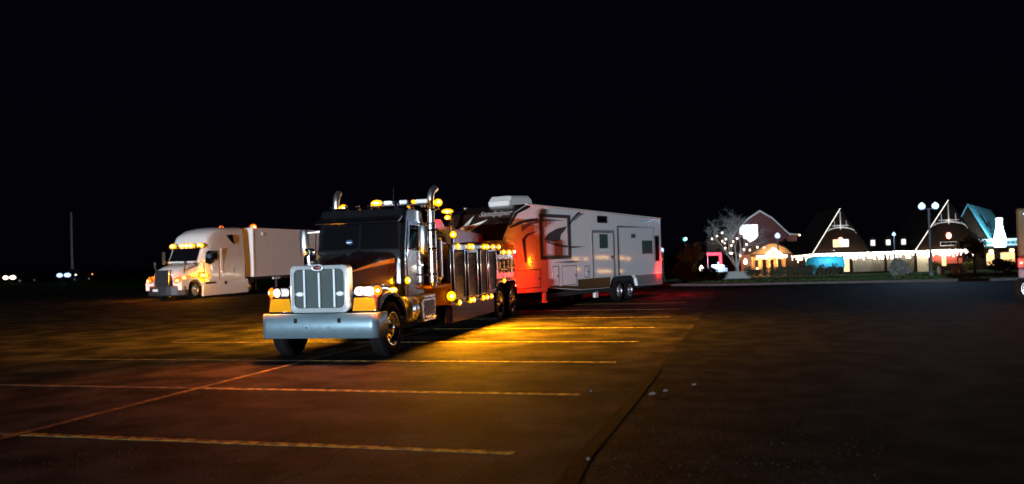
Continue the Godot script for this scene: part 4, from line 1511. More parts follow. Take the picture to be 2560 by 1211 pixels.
	for u in [-0.94, -0.3, 0.0, 0.3, 0.9]:
		lamp(cab, "roof_lamp", Vector3(u, 3.0, -0.99 + absf(u) * 0.03 + 0.1), Vector3(0, 0.2, 1), 0.15, "amber", 2.2, 0.8, 1.6)
	st = mb()
	side(st, V2s([0.5, 2.86, 0.88, 2.96, 0.9, 2.9, 0.52, 2.8]), -0.95, 0.95)
	obj("sun_visor", st, M["dark_glass"], cab)
	st = mb()
	for s in [-1.0, 1.0]:
		bx(st, 0.4 * s - 0.06, 0.4 * s + 0.06, 0.7, 0.98, -1.0, 6.6, 0.01)
	bx(st, -0.5, 0.5, 0.98, 1.06, 3.6, 5.6, 0.02)
	tube(st, [Vector3(-1, 0.5, 0), Vector3(1, 0.5, 0)], 0.07)
	for w in [3.7, 5.0]:
		tube(st, [Vector3(-0.9, 0.5, -w), Vector3(0.9, 0.5, -w)], 0.1)
	obj("chassis", st, M["chassis"], t)
	# the trailer it pulls
	var r := thing("box_trailer", "long white box trailer coupled behind the white semi truck", "trailer", Vector3(-18.869, 0, -45.229) + Vector3(sin(0.275), 0, -cos(0.275)) * 5.45, -0.275)
	st = mb()
	bx(st, -1.28, 1.28, 1.12, 4.1, 0.0, 16.1, 0.03)
	obj("box", st, M["white_panel"], r)
	st = mb()
	for s in [-1.0, 1.0]:
		bx(st, 1.29 * s - 0.012, 1.29 * s + 0.012, 4.0, 4.12, -0.02, 16.12, 0.004)
		bx(st, 1.29 * s - 0.012, 1.29 * s + 0.012, 1.06, 1.2, -0.02, 16.12, 0.004)
		for k in 0:
			bx(st, 1.282 * s - 0.004, 1.282 * s + 0.004, 1.2, 4.0, 0.55 + k * 1.16, 0.59 + k * 1.16, 0.0)
	bx(st, -1.3, 1.3, 1.06, 4.12, -0.05, 0.12, 0.03)
	obj("rails", st, M["white_panel"], r)
	st = mb()
	for s in [-1.0, 1.0]:
		bx(st, 0.5 * s - 0.06, 0.5 * s + 0.06, 0.85, 1.1, 0.6, 15.8, 0.01)
		bx(st, 0.8 * s - 0.06, 0.8 * s + 0.06, 0.1, 1.1, 3.2, 3.35, 0.01)
	bx(st, -1.1, 1.1, 0.5, 0.62, 15.95, 16.05, 0.01)
	obj("underframe", st, M["chassis"], r)
	for s in [-1.0, 1.0]:
		for w in [13.4, 14.7]:
			wheel(r, Vector3(0.98 * s, 0.5, -w), 0.5, 0.4, s, "aluminium")
		for k in 6:
			st = mb()
			bx(st, 1.3 * s - 0.004, 1.3 * s + 0.012, 1.11, 1.17, 0.7 + k * 0.62, 0.84 + k * 0.62, 0.004)
			obj("reflector", st, M["white_trim"], r)
		lamp(r, "corner_lamp", Vector3(1.16 * s, 4.17, -0.25), Vector3(s, 0.1, 0.5), 0.19, "orange", 1.5, 0.8, 1.2)
		lamp(r, "corner_lamp", Vector3(1.12 * s, 1.3, -16.15), Vector3(0, 0, -1), 0.08, "red", 2.0, 0.8)
	st = mb()
	bx(st, 1.26, 1.32, 3.66, 3.86, 0.95, 1.15, 0.01)
	obj("bracket", st, M["white_trim"], r)
	for w in [[2.3, 3.1]]:
		st = mb()
		bx(st, 1.1, 1.22, 0.84, 0.98, w[0], w[1], 0.02)
		obj("document_box", st, M["white_panel"], r)


# ---------------------------------------------------------------- buildings beyond the grass
func slab(st: SurfaceTool, a: Vector3, b: Vector3, c: Vector3, d: Vector3, thick: float) -> void:   # a roof plane with thickness
	var n := (b - a).cross(d - a).normalized()
	if n.y < 0:
		n = -n
	var q := [a, b, c, d]
	var m := (a + b + c + d) / 4.0
	quadn(st, a, b, c, d, n)
	quadn(st, a - n * thick, b - n * thick, c - n * thick, d - n * thick, -n)
	for i in 4:
		var p: Vector3 = q[i]
		var r: Vector3 = q[(i + 1) % 4]
		quadn(st, p, r, r - n * thick, p - n * thick, (p + r) / 2.0 - m)


func window(parent: Node, u0: float, u1: float, y0: float, y1: float, w: float, pane: String, cols: int = 2, rows: int = 2) -> void:
	var st := mb()
	bx(st, u0, u1, y0, y1, w - 0.04, w + 0.02, 0.01)
	var f := obj("window", st, M["white_trim"], parent)
	for i in cols:
		for j in rows:
			var p := mb()
			var a := lerpf(u0 + 0.05, u1 - 0.02, float(i) / cols)
			var b := lerpf(y0 + 0.05, y1 - 0.02, float(j) / rows)
			bx(p, a, a + (u1 - u0 - 0.07) / cols - 0.03, b, b + (y1 - y0 - 0.07) / rows - 0.03, w - 0.052, w - 0.03, 0.0)
			obj("window_pane", p, M[pane], f)


# a run of small bulbs, with icicle drops, from a to b
func bulb_string(called: String, parent: Node, a: Vector3, b: Vector3, step: float, r: float, drop: float, m: String) -> MeshInstance3D:
	var st := mb()
	var n := int((b - a).length() / step)
	for i in n + 1:
		var p := a.lerp(b, float(i) / maxi(n, 1))
		var k := 1 + (int(rng.randf() * drop / 0.16) if drop > 0.0 else 0)
		for j in k:
			var c := p + Vector3(rng.randf_range(-0.03, 0.03), -0.16 * j + rng.randf_range(-0.03, 0.03), rng.randf_range(-0.02, 0.05))
			var s := r * rng.randf_range(0.7, 1.1) * (1.0 if j == 0 else 0.6)
			var v := [c + Vector3(s, 0, 0), c + Vector3(0, 0, s), c - Vector3(s, 0, 0), c - Vector3(0, 0, s)]
			for q in 4:
				trin(st, v[q], v[(q + 1) % 4], c + Vector3(0, s, 0), (v[q] + v[(q + 1) % 4]) / 2.0 - c + Vector3(0, s, 0))
				trin(st, v[q], v[(q + 1) % 4], c - Vector3(0, s * 1.3, 0), (v[q] + v[(q + 1) % 4]) / 2.0 - c - Vector3(0, s, 0))
	var o := obj(called, st, M[m], parent)
	o.set_meta("kind", "stuff")
	return o


func gable(t: Node3D, cu: float, half: float, low: float, peak: float, w0: float, w1: float) -> void:
	var st := mb()
	front(st, [Vector2(cu - half, low), Vector2(cu + half, low), Vector2(cu, peak)], w0, w1 - 0.05)
	var g := obj("gable_wall", st, M["brown_wood"], t)
	st = mb()
	for s in [-1.0, 1.0]:
		slab(st, Vector3(cu, peak + 0.16, -w0 + 0.35), Vector3(cu + (half + 0.3) * s, low - 0.28, -w0 + 0.35), Vector3(cu + (half + 0.3) * s, low - 0.28, -w1), Vector3(cu, peak + 0.16, -w1), 0.12)
	var r := obj("gable_roof", st, M["dark_roof"], t)
	for s in [-1.0, 1.0]:
		st = mb()
		front(st, [Vector2(cu, peak + 0.14), Vector2(cu + (half + 0.28) * s, low - 0.26), Vector2(cu + (half + 0.28) * s, low - 0.5), Vector2(cu, peak - 0.16)], w0 - 0.4, w0 - 0.36)
		obj("barge_board", st, M["dark_roof"], g)  # white trim coloured dark, its unlit look put into the colour
	# open fretwork in the point of the gable: collar, posts and two arcs
	st = mb()
	var hy := low + (peak - low) * 0.42
	var hh := half * 0.56
	bx(st, cu - 0.05, cu + 0.05, hy + 0.5, peak - 0.1, w0 - 0.33, w0 - 0.29)
	bx(st, cu - hh * 0.55, cu + hh * 0.55, hy + 0.9, hy + 0.99, w0 - 0.34, w0 - 0.28)
	for s in [-1.0, 1.0]:
		var arc := []
		for k in 9:
			var a := PI / 2 * k / 8.0
			arc.append(Vector3(cu + hh * cos(a) * s, hy + 0.75 * sin(a), -w0 + 0.3))
		tube(st, arc, 0.06, -1, 6)
		for k in [2, 4, 6]:
			var rake: float = peak - absf(arc[k].x - cu) / half * (peak - low) - 0.22
			if rake > arc[k].y + 0.1:
				tube(st, [arc[k], Vector3(arc[k].x, rake, arc[k].z)], 0.035, -1, 5)
	obj("fretwork", st, M["white_trim"], g)
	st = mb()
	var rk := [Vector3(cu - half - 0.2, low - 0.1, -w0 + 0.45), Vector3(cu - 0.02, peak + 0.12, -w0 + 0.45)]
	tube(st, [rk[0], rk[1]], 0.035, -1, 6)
	obj("added_glow_strip", st, M["window_pale"], g)  # glowing strip added on the left rake, standing for light on white trim
	# glowing flower-shaped ornament
	var c := Vector3(cu, low + (peak - low) * 0.27, -w0 + 0.2)
	st = mb()
	for k in 7:
		var a := TAU * k / 7 + 0.3
		ball(st, c + Vector3(cos(a) * 0.2, sin(a) * 0.24, 0), Vector3(0.12, 0.14, 0.06), 8)
	var o := obj("star_lamp", st, M["star_lamp"], g)
	st = mb()
	ball(st, c + Vector3(-0.04, -0.05, 0.06), Vector3(0.13, 0.2, 0.09), 10)
	obj("lamp_bulb", st, M["warm_bulb"], o)
	omni(o, c + Vector3(0, 0, 0.3), lin(1.0, 0.62, 0.4), 0.12, 0.1)
	omni(g, Vector3(cu, hy + 0.95, -w0 + 0.7), lin(1.0, 0.9, 0.72), 0.05, 0.1)


func roadhouse() -> void:
	var base := P(30, 90)
	var t := thing("roadhouse", "long low roadhouse with two steep fretwork gables and lights along its eaves", "restaurant", base)
	var st := mb()
	bx(st, 2.0, 56.0, -0.8, 2.35, 0.0, 9.0, 0.02)
	obj("wall", st, M["brown_wood"], t)
	st = mb()
	slab(st, Vector3(1.4, 2.3, 0.6), Vector3(56.4, 2.3, 0.6), Vector3(56.4, 3.85, -4.4), Vector3(1.4, 3.85, -4.4), 0.12)
	slab(st, Vector3(1.4, 3.85, -4.4), Vector3(56.4, 3.85, -4.4), Vector3(56.4, 2.3, -9.4), Vector3(1.4, 2.3, -9.4), 0.12)
	var roof := obj("roof", st, M["dark_roof"], t)
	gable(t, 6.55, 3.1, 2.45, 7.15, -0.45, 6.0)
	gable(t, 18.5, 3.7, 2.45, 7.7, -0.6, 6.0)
	window(t, 5.75, 6.55, 3.0, 3.85, -0.46, "window_warm", 2, 2)
	window(t, 6.6, 7.5, 3.0, 3.85, -0.46, "window_pale", 3, 3)
	window(t, 17.6, 19.4, 2.75, 3.2, -0.61, "dark_glass", 3, 1)
	for u in [11.1, 12.85, 14.6]:   # dormers
		st = mb()
		bx(st, u - 0.42, u + 0.42, 2.85, 3.8, 1.6, 4.0, 0.01)
		front(st, [Vector2(u - 0.5, 3.75), Vector2(u + 0.5, 3.75), Vector2(u, 4.1)], 1.5, 4.2)
		var d := obj("dormer", st, M["dark_roof"], roof)
		window(t, u - 0.26, u + 0.26, 3.02, 3.68, 1.58, "window_pale", 2, 2)
	# front: curtain panels, doorway, cream wall, red panels
	for q in [[7.9, 11.5], [11.75, 14.85]]:
		st = mb()
		var n := 40
		for k in n:
			var u0 := lerpf(q[0], q[1], float(k) / n)
			var u1 := lerpf(q[0], q[1], (k + 1.0) / n)
			var w0 := -0.12 - 0.05 * sin(k * 1.9) - 0.03 * sin(k * 0.7)
			var w1 := -0.12 - 0.05 * sin((k + 1) * 1.9) - 0.03 * sin((k + 1) * 0.7)
			quadn(st, Vector3(u0, 0.15, -w0), Vector3(u1, 0.15, -w1), Vector3(u1, 2.1, -w1), Vector3(u0, 2.1, -w0), Vector3.BACK)
			quadn(st, Vector3(u0, 0.15, -w0 - 0.01), Vector3(u1, 0.15, -w1 - 0.01), Vector3(u1, 2.1, -w1 - 0.01), Vector3(u0, 2.1, -w0 - 0.01), Vector3.FORWARD)
		obj("vinyl_curtain", st, M["curtain"], t)
	for u in [7.8, 11.62, 14.95, 16.6, 20.4, 24.0]:
		st = mb()
		bx(st, u - 0.07, u + 0.07, -0.3, 2.28, -0.5, -0.36, 0.01)
		obj("porch_post", st, M["brown_wood"], t)
	window(t, 7.05, 7.65, 0.2, 2.0, -0.02, "window_warm", 1, 2)
	st = mb()
	bx(st, 15.05, 16.5, -0.3, 2.1, -0.06, -0.01, 0.005)
	obj("cream_wall_panel", st, M["cream_wall"], t)
	for q in [[16.9, 17.9], [18.6, 19.7], [19.9, 20.3]]:
		st = mb()
		bx(st, q[0], q[1], 0.75, 1.95, -0.07, -0.012, 0.01)
		obj("red_shop_panel", st, M["red_panel"], t)
	window(t, 18.0, 18.5, 0.5, 1.9, -0.02, "window_warm", 1, 2)
	for q in [[23.0, 23.9], [24.6, 26.2], [27.0, 28.6], [33, 35], [38, 40], [43, 45], [48, 50], [53, 55]]:
		window(t, q[0], q[1], 0.4, 1.8, -0.02, "window_warm", 2, 2)
	# lights under the eaves
	for q in [[3.0, 7.0], [7.0, 11.0], [11.0, 15.0], [15.0, 18.0], [18.0, 21.2]]:
		var s := thing("eave_light_string", ["white light string under the eaves left of the first gable", "white light string under the eaves above the first vinyl curtain", "white light string under the eaves above the second vinyl curtain", "white light string under the eaves above the cream wall", "white light string under the eaves above the red panels"][int((q[0] - 3.0) / 3.9) if q[0] < 18 else 4], "string lights", base + Vector3(q[0], 2.22, 0.75), 0.0, "light strings under the roadhouse eaves")
		bulb_string("bulb_light_string", s, Vector3.ZERO, Vector3(q[1] - q[0] - 0.08, 0, 0), 0.13, 0.12, 0.75, "white_bulb")
		for k in 2:
			omni(s, Vector3((q[1] - q[0]) * (0.25 + 0.5 * k), -0.12, 0.25), lin(1.0, 0.85, 0.66), 0.3, 0.08)
	var ws := thing("eave_light_string", "drooping warm orange light string between the timber pavilion and the first gable", "string lights", base + Vector3(1.0, 2.15, 0.9), 0.0, "light strings under the roadhouse eaves")
	bulb_string("bulb_light_string", ws, Vector3(0, -0.05, 0), Vector3(1.95, 0.05, -0.1), 0.2, 0.09, 1.1, "warm_bulb")
	omni(ws, Vector3(1.0, -0.3, 0.3), lin(1.0, 0.6, 0.3), 0.3, 0.08)
	for k in 13:   # warm globes along the right-hand porch, going on past the frame
		var u := 23.4 + k * 2.3
		lamp(t, "globe_lamp", Vector3(u, 1.95 + 0.1 * sin(k * 2.0), 0.35), Vector3.DOWN, 0.24, "warm", 1.1, 1.0)
	# raised pale band with the giant bottle
	st = mb()
	bx(st, 21.4, 27.4, 2.4, 3.35, 0.2, 2.2, 0.02)
	obj("parapet", st, M["white_trim"], t)
	st = mb()
	for k in 12:
		bx(st, 21.5 + k * 0.5, 21.9 + k * 0.5, 2.75, 3.1, 0.17, 0.2, 0.0)
	obj("parapet_panels", st, M["teal_metal"], t)
	var b := thing("giant_bottle", "giant glowing white bottle standing on the pale parapet of the roadhouse", "bottle sign", base + Vector3(23.55, 2.45, 1.8))
	st = mb()
	lathe(st, [[0.001, 0.0], [0.5, 0.0], [0.56, 0.08], [0.58, 0.5], [0.56, 1.1], [0.46, 1.5], [0.36, 2.0], [0.29, 2.5], [0.27, 2.9], [0.27, 2.9], [0.33, 2.94], [0.33, 3.1], [0.33, 3.1], [0.24, 3.16], [0.001, 3.2]], Transform3D.IDENTITY, 24)
	obj("bottle_lamp", st, M["bottle_face"], b)
	omni(b, Vector3(0, 1.6, -0.9), lin(0.5, 0.85, 1.0), 7.0, 0.3)
	# steep wing with the teal roof
	var w := thing("teal_roofed_wing", "steep wing with a pale teal metal roof behind the giant bottle", "building", P(52.35, 92), -0.628)
	st = mb()
	front(st, [Vector2(-1.85, -0.8), Vector2(1.85, -0.8), Vector2(1.85, 3.7), Vector2(0, 7.4), Vector2(-1.85, 3.7)], 0.0, 25.0)
	obj("wall", st, M["brown_wood"], w)
	st = mb()
	for s in [-1.0, 1.0]:
		slab(st, Vector3(0, 7.55, 0.3), Vector3(2.0 * s, 3.55, 0.3), Vector3(2.0 * s, 3.55, -25.3), Vector3(0, 7.55, -25.3), 0.08)
	var tr := obj("roof", st, M["teal_metal"], w)
	st = mb()
	for k in 49:
		var z := 0.2 - k * 0.52
		tube(st, [Vector3(0.03, 7.5, z), Vector3(2.02, 3.52, z)], 0.025, -1, 4)
	obj("roof_seams", st, M["teal_metal"], tr)
	st = mb()
	box(st, Vector3(1.05, 5.6, -5.2), Vector3(0.06, 1.6, 1.1), 0.01, Basis(Vector3.BACK, 0.46))
	obj("roof_hatch", st, M["dark_roof"], tr)
	# timber pavilion with its lit gable
	var p := thing("timber_pavilion", "orange lit timber pavilion with a low roof below the red barn", "pavilion", P(30.4, 94))
	st = mb()
	bx(st, -2.3, 2.4, -0.5, 2.6, 0.6, 5.0, 0.02)
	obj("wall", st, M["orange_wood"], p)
	st = mb()
	front(st, [Vector2(-2.6, 2.55), Vector2(-0.3, 3.75), Vector2(0.4, 3.75), Vector2(2.7, 2.75), Vector2(2.7, 2.55)], 0.2, 5.4)
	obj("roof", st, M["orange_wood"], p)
	for u in [-2.2, -1.3, -0.4, 0.5, 1.4, 2.3]:
		st = mb()
		bx(st, u - 0.08, u + 0.08, -0.5, 2.4, -0.08, 0.08, 0.01)
		obj("porch_post", st, M["orange_wood"], p)
	st = mb()
	slab(st, Vector3(-2.5, 2.3, 0.3), Vector3(2.6, 2.3, 0.3), Vector3(2.6, 2.62, -0.7), Vector3(-2.5, 2.62, -0.7), 0.08)
	front(st, [Vector2(-0.85, 2.35), Vector2(0.95, 2.35), Vector2(0.05, 3.15)], -0.2, 0.8)
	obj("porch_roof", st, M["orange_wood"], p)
	st = mb()
	for k in 5:
		bx(st, -2.0 + k * 0.9, -1.5 + k * 0.9, 0.0, 1.9, 0.56, 0.6, 0.0)
	obj("door_panels", st, M["brown_wood"], p)
	var s1 := thing("gable_light_string", "bright triangle of light strings on the gable of the timber pavilion", "string lights", P(30.4, 94) + Vector3(0, 2.35, 0.35))
	bulb_string("bulb_light_string", s1, Vector3(-1.0, 0, 0), Vector3(0.05, 0.85, 0), 0.09, 0.1, 0.5, "white_bulb")
	bulb_string("bulb_light_string", s1, Vector3(0.05, 0.85, 0), Vector3(1.1, 0, 0), 0.09, 0.1, 0.7, "white_bulb")
	bulb_string("bulb_light_string", s1, Vector3(-1.9, -0.05, 0), Vector3(2.5, -0.05, 0), 0.1, 0.09, 0.3, "white_bulb")
	omni(s1, Vector3(0, -0.5, 0.5), lin(1.0, 0.75, 0.45), 1.6, 0.1)
	for u in [-1.7, 1.7]:
		lamp(p, "porch_lamp", Vector3(u, 2.05, -0.35), Vector3.DOWN, 0.12, "warm", 1.8, 1.0)
	lamp(p, "porch_lamp", Vector3(-1.9, 0.9, 0.2), Vector3(0, 0, 1), 0.14, "warm", 0.7, 1.0)


func barn() -> void:
	var t := thing("red_barn", "dark red gambrel barn with pale trim and a glowing shield sign", "barn", P(33.9, 110))
	var prof := [Vector2(-3.6, -0.8), Vector2(3.6, -0.8), Vector2(3.6, 5.8), Vector2(1.6, 7.75), Vector2(0, 8.75), Vector2(-1.6, 7.75), Vector2(-3.6, 5.8)]
	var st := mb()
	front(st, prof, 0.0, 15.0)
	obj("wall", st, M["barn_red"], t)
	st = mb()
	var rf := [Vector2(4.05, 5.45), Vector2(1.68, 7.85), Vector2(0, 8.9)]
	for s in [-1.0, 1.0]:
		for k in 2:
			slab(st, Vector3(rf[k].x * s, rf[k].y, 0.5), Vector3(rf[k + 1].x * s, rf[k + 1].y, 0.5), Vector3(rf[k + 1].x * s, rf[k + 1].y, -15.3), Vector3(rf[k].x * s, rf[k].y, -15.3), 0.12)
	obj("roof", st, M["dark_roof"], t)
	for s in [-1.0, 1.0]:
		for k in 2:
			st = mb()
			var a: Vector2 = rf[k]
			var b: Vector2 = rf[k + 1]
			front(st, [Vector2(a.x * s, a.y + 0.02), Vector2(b.x * s, b.y + 0.02), Vector2(b.x * s, b.y - 0.22), Vector2(a.x * s, a.y - 0.2)], -0.56, -0.51)
			obj("rake_trim", st, M["white_trim"], t)
	st = mb()
	bx(st, 3.62, 5.5, -0.8, 5.3, 1.0, 13.0, 0.02)
	var lean := obj("lean_to", st, M["barn_red"], t)
	st = mb()
	slab(st, Vector3(3.62, 5.75, -0.6), Vector3(5.75, 5.45, -0.6), Vector3(5.75, 5.45, -13.2), Vector3(3.62, 5.75, -13.2), 0.12)
	bx(st, 3.62, 5.75, 5.42, 5.5, 0.5, 0.58)
	obj("lean_to_roof", st, M["white_trim"], lean)
	lamp(lean, "corner_lamp", Vector3(5.6, 5.35, -0.3), Vector3(0.3, -1, 1), 0.12, "warm", 0.1, 1.0)
	for k in 12:   # board joints on the gable
		st = mb()
		var u := -3.3 + k * 0.6
		bx(st, u - 0.02, u + 0.02, -0.5, 5.4 + 2.0 * (1.0 - absf(u) / 3.4), -0.03, 0.0, 0.0)
		obj("batten", st, M["barn_red"], t)
	var s := thing("barn_sign", "glowing white shield-shaped sign on the gable of the red barn", "sign", P(33.9, 110) + Vector3(-1.55, 4.5, 0.35))
	var o := [Vector2(-1.2, 2.42)]
	for k in 13:
		o.append(Vector2(-1.1 + k * 0.183, 2.42 + 0.07 * absf(sin(k * 0.9))))
	o.append_array([Vector2(1.22, 2.45), Vector2(1.22, 0.9), Vector2(0.9, 0.55), Vector2(0.25, 0.08), Vector2(0.05, 0.08), Vector2(-0.35, 0.55), Vector2(-0.75, 0.6), Vector2(-0.85, 1.15), Vector2(-1.25, 1.2)])
	st = mb()
	front(st, o, -0.06, 0.2)
	obj("sign_box", st, M["white_trim"], s)
	st = mb()
	front(st, Array(inset(PackedVector2Array(o), 0.05)), -0.09, -0.062)
	obj("sign_face", st, M["sign_face"], s)
	omni(s, Vector3(0.2, 1.4, 1.2), lin(0.55, 0.75, 1.0), 0.4, 0.4)


func post_lamp(label: String, at: Vector3, h: float, heads: Array, r: float, e: float, tint: String, aim: Vector3 = Vector3.ZERO) -> void:
	var t := thing("lamp_post", label, "street lamp", at, 0.0, "lamp posts by the roadhouse")
	var st := mb()
	lathe(st, [[0.14, 0.0], [0.14, 0.25], [0.14, 0.25], [0.07, 0.32], [0.06, h]], Transform3D.IDENTITY, 12)
	if heads.size() > 1:
		tube(st, [Vector3(heads[0], h - 0.02, 0), Vector3(heads[1], h - 0.02, 0)], 0.035, -1, 8)
	obj("pole", st, M["galvanised"], t)
	for u in heads:
		lamp(t, "lamp_head", Vector3(u, h + r * 0.7, 0), Vector3.UP, r, tint, e, 1.0, 1.0, 46.0 if aim.length() > 0.0 else 0.0, aim)


func tree(called: String, label: String, at: Vector3, h: float, c: Vector3, r: Vector3, n: int, leaf: float, c0: Color, c1: Color) -> void:
	var t := thing(called, label, "tree", at)
	var st := mb()
	var tips := []
	branch(st, Vector3.ZERO, Vector3(0.03, 1, 0).normalized(), h * 0.42, h * 0.03, 3, 0.7, 0.0, tips)
	obj("trunk", st, M["bark"], t)
	st = mb()
	for k in 26:
		var d := Vector3(rng.randfn(), rng.randfn(), rng.randfn()).normalized() * pow(rng.randf(), 0.4)
		leaves(st, c + d * r * 0.85, r * rng.randf_range(0.22, 0.4), n / 26, leaf, c0, c1, 0.2)
	obj("crown", st, M["leaf"], t)


func shrub(label: String, at: Vector3, r: Vector3, n: int, c0: Color, c1: Color, called: String = "shrub", cat: String = "shrub") -> void:
	var t := thing(called, label, cat, at)
	var st := mb()
	for k in 7:
		var a := TAU * k / 7
		tube(st, [Vector3(0, -0.1, 0), Vector3(cos(a) * r.x * 0.5, r.y, sin(a) * r.z * 0.5)], 0.03, 0.012, 5)
	obj("stems", st, M["bark"], t)
	st = mb()
	for k in 16:
		var d := Vector3(rng.randfn(), rng.randfn(), rng.randfn()).normalized() * pow(rng.randf(), 0.4)
		leaves(st, Vector3(0, r.y, 0) + d * r * 0.8, r * rng.randf_range(0.25, 0.45), n / 16, 0.13, c0, c1, 0.2)
	obj("foliage", st, M["leaf"], t)


func linc(r: float, g: float, b: float) -> Color:   # a vertex colour: linear
	return Color(r, g, b)


func lamps_and_trees() -> void:
	post_lamp("tall lamp post with two bright cold heads standing in the grass before the larger gable", P(23.4, 45), 3.78, [-0.38, 0.38], 0.19, 8.0, "cold", Vector3(-3.5, -4.0, 7.5))
	post_lamp("cold single lamp post in front of the dark stretch between the two gables", P(35.66, 75), 3.5, [0.0], 0.16, 5.0, "cold")
	post_lamp("bright single lamp post in front of the red barn", P(26.45, 80), 3.85, [0.0], 0.26, 5.0, "cold")
	post_lamp("small white lamp post showing just right of the camper's rear end", P(15.85, 85), 3.05, [0.0], 0.17, 1.5, "cold")
	post_lamp("small thin lamp post second to the right of the camper's rear", P(17.2, 92), 3.1, [0.0], 0.1, 0.8, "cold")
	var g := thing("signal_lamp_post", "thin post with a green-white signal lamp above the orange tree", "street lamp", P(18.1, 84))
	var st := mb()
	tube(st, [Vector3.ZERO, Vector3(0, 4.1, 0)], 0.06, 0.04, 8)
	obj("pole", st, M["galvanised"], g)
	st = mb()
	ball(st, Vector3(-0.07, 4.15, 0.03), Vector3(0.14, 0.17, 0.1), 10)
	obj("lamp_lens", st, M["green_lens"], g)
	st = mb()
	ball(st, Vector3(0.08, 4.2, 0.05), Vector3(0.12, 0.16, 0.12), 10)
	obj("lamp_bulb", st, M["cold_bulb"], g)
	# red neon arch and the white stand under it
	var a := thing("neon_arch", "red neon arch glowing left of the bare tree", "neon sign", P(24.3, 100))
	st = mb()
	bx(st, -0.1, 1.75, 2.72, 3.08, 0.0, 0.25, 0.08)
	bx(st, 1.45, 1.75, 0.0, 2.71, 0.0, 0.25, 0.05)
	obj("lamp_tube", st, M["lamp_red_tube"], a)
	st = mb()
	bx(st, -0.05, 0.05, 0.0, 2.7, 0.05, 0.2, 0.02)
	obj("post", st, M["white_trim"], a)
	omni(a, Vector3(0.9, 2.4, 0.6), lin(1.0, 0.1, 0.12), 1.0, 0.2)
	var k := thing("white_kiosk", "small white lit kiosk under the red neon arch", "kiosk", P(24.0, 97))
	st = mb()
	bx(st, -0.1, 1.9, 0.0, 1.1, 0.0, 0.8, 0.03)
	bx(st, 0.0, 1.6, 1.1, 1.5, 0.1, 0.7, 0.05)
	obj("counter", st, M["white_trim"], k)
	lamp(k, "counter_lamp", Vector3(0.7, 1.75, 0.35), Vector3.DOWN, 0.12, "cold", 2.0, 1.0)
	# bare tree hung with bulbs
	var b := thing("bare_tree", "leafless pale tree with string bulbs beside the red barn", "tree", P(23.7, 85))
	st = mb()
	var tips := []
	for q in [Vector3(-0.1, 1, 0.1), Vector3(0.25, 1, -0.1), Vector3(-0.5, 0.8, 0.0), Vector3(-0.25, 0.9, -0.2)]:
		branch(st, Vector3(0, 0.9, 0), (q as Vector3).normalized(), 2.3, 0.11, 4, 0.75, 0.03, tips)
	tube(st, [Vector3(0.1, -0.2, 0), Vector3(0, 0.9, 0)], 0.24, 0.17, 10)
	obj("trunk", st, M["pale_bark"], b)
	st = mb()
	for p in tips:
		for j in 3:
			var d := Vector3(rng.randfn(), absf(rng.randfn()) * 0.7 + 0.2, rng.randfn()).normalized()
			tube(st, [p, (p as Vector3) + d * rng.randf_range(0.25, 0.6)], 0.011, 0.005, 3, false)
	obj("crown", st, M["pale_bark"], b)
	var s := thing("tree_light_string", "strings of round white bulbs hung in the bare tree", "string lights", P(23.7, 84))
	var o := P(23.7, 84)
	var pts := []
	for q in [20.95, 3.06, 21.51, 3.33, 21.94, 3.65, 22.29, 2.97, 22.07, 2.77, 22.23, 2.56, 22.25, 2.05, 22.69, 1.5, 23.03, 1.49]:
		pts.append(q)
	var second := [23.54, 3.02, 23.11, 2.7, 22.9, 2.3]
	var third := [23.75, 1.2, 24.17, 1.83, 24.57, 2.36, 24.84, 1.76, 25.6, 2.03, 26.35, 1.97]
	for run in [pts, second, third]:
		var cable := []
		for i in range(0, run.size(), 2):
			var v := Vector3(run[i] - o.x, run[i + 1] - o.y, rng.randf_range(-0.3, 0.3))
			cable.append(v)
			lamp(s, "bulb_lamp", v - Vector3(0, 0.06, 0), Vector3.DOWN, 0.1, "white", 0.12, 1.0)
		st = mb()
		tube(st, cable, 0.012, -1, 4)
		obj("cable", st, M["black_plastic"], s)
	for q in [[P(23.16, 80, 1.55), "bright round lantern low in front of the timber pavilion"], [P(18.3, 78, 1.0), "white round lantern on the ground behind the orange tree"]]:
		var ln := thing("lantern", q[1], "lantern", q[0] - Vector3(0, 1.0 if q[0].x < 20 else 1.55, 0))
		st = mb()
		tube(st, [Vector3.ZERO, Vector3(0, q[0].y - ln.position.y - 0.1, 0)], 0.04, -1, 8)
		obj("post", st, M["galvanised"], ln)
		lamp(ln, "lamp_globe", Vector3(0, q[0].y - ln.position.y, 0), Vector3.UP, 0.2, "white", 2.0, 1.4)
	tree("orange_tree", "small round tree with dark orange leaves beyond the camper", P(17.8, 80), 3.9, Vector3(0, 2.3, 0), Vector3(1.35, 1.6, 1.2), 2600, 0.16, linc(0.2, 0.07, 0.01), linc(0.36, 0.15, 0.02))
	tree("olive_tree", "small olive-leaved tree standing in front of the roadhouse porch lamps", P(29.6, 51.5), 2.6, Vector3(0, 1.6, 0), Vector3(1.0, 0.9, 0.9), 2200, 0.12, linc(0.035, 0.04, 0.008), linc(0.1, 0.1, 0.02))
	shrub("large rounded dark shrub nearest the camper's rear end", P(12.75, 60), Vector3(0.95, 0.75, 0.9), 1800, linc(0.08, 0.11, 0.06), linc(0.16, 0.19, 0.12))
	shrub("low wide dark shrub between the rounded shrub and the bare tree", P(14.7, 61), Vector3(1.1, 0.55, 0.9), 1600, linc(0.02, 0.03, 0.012), linc(0.05, 0.06, 0.03))
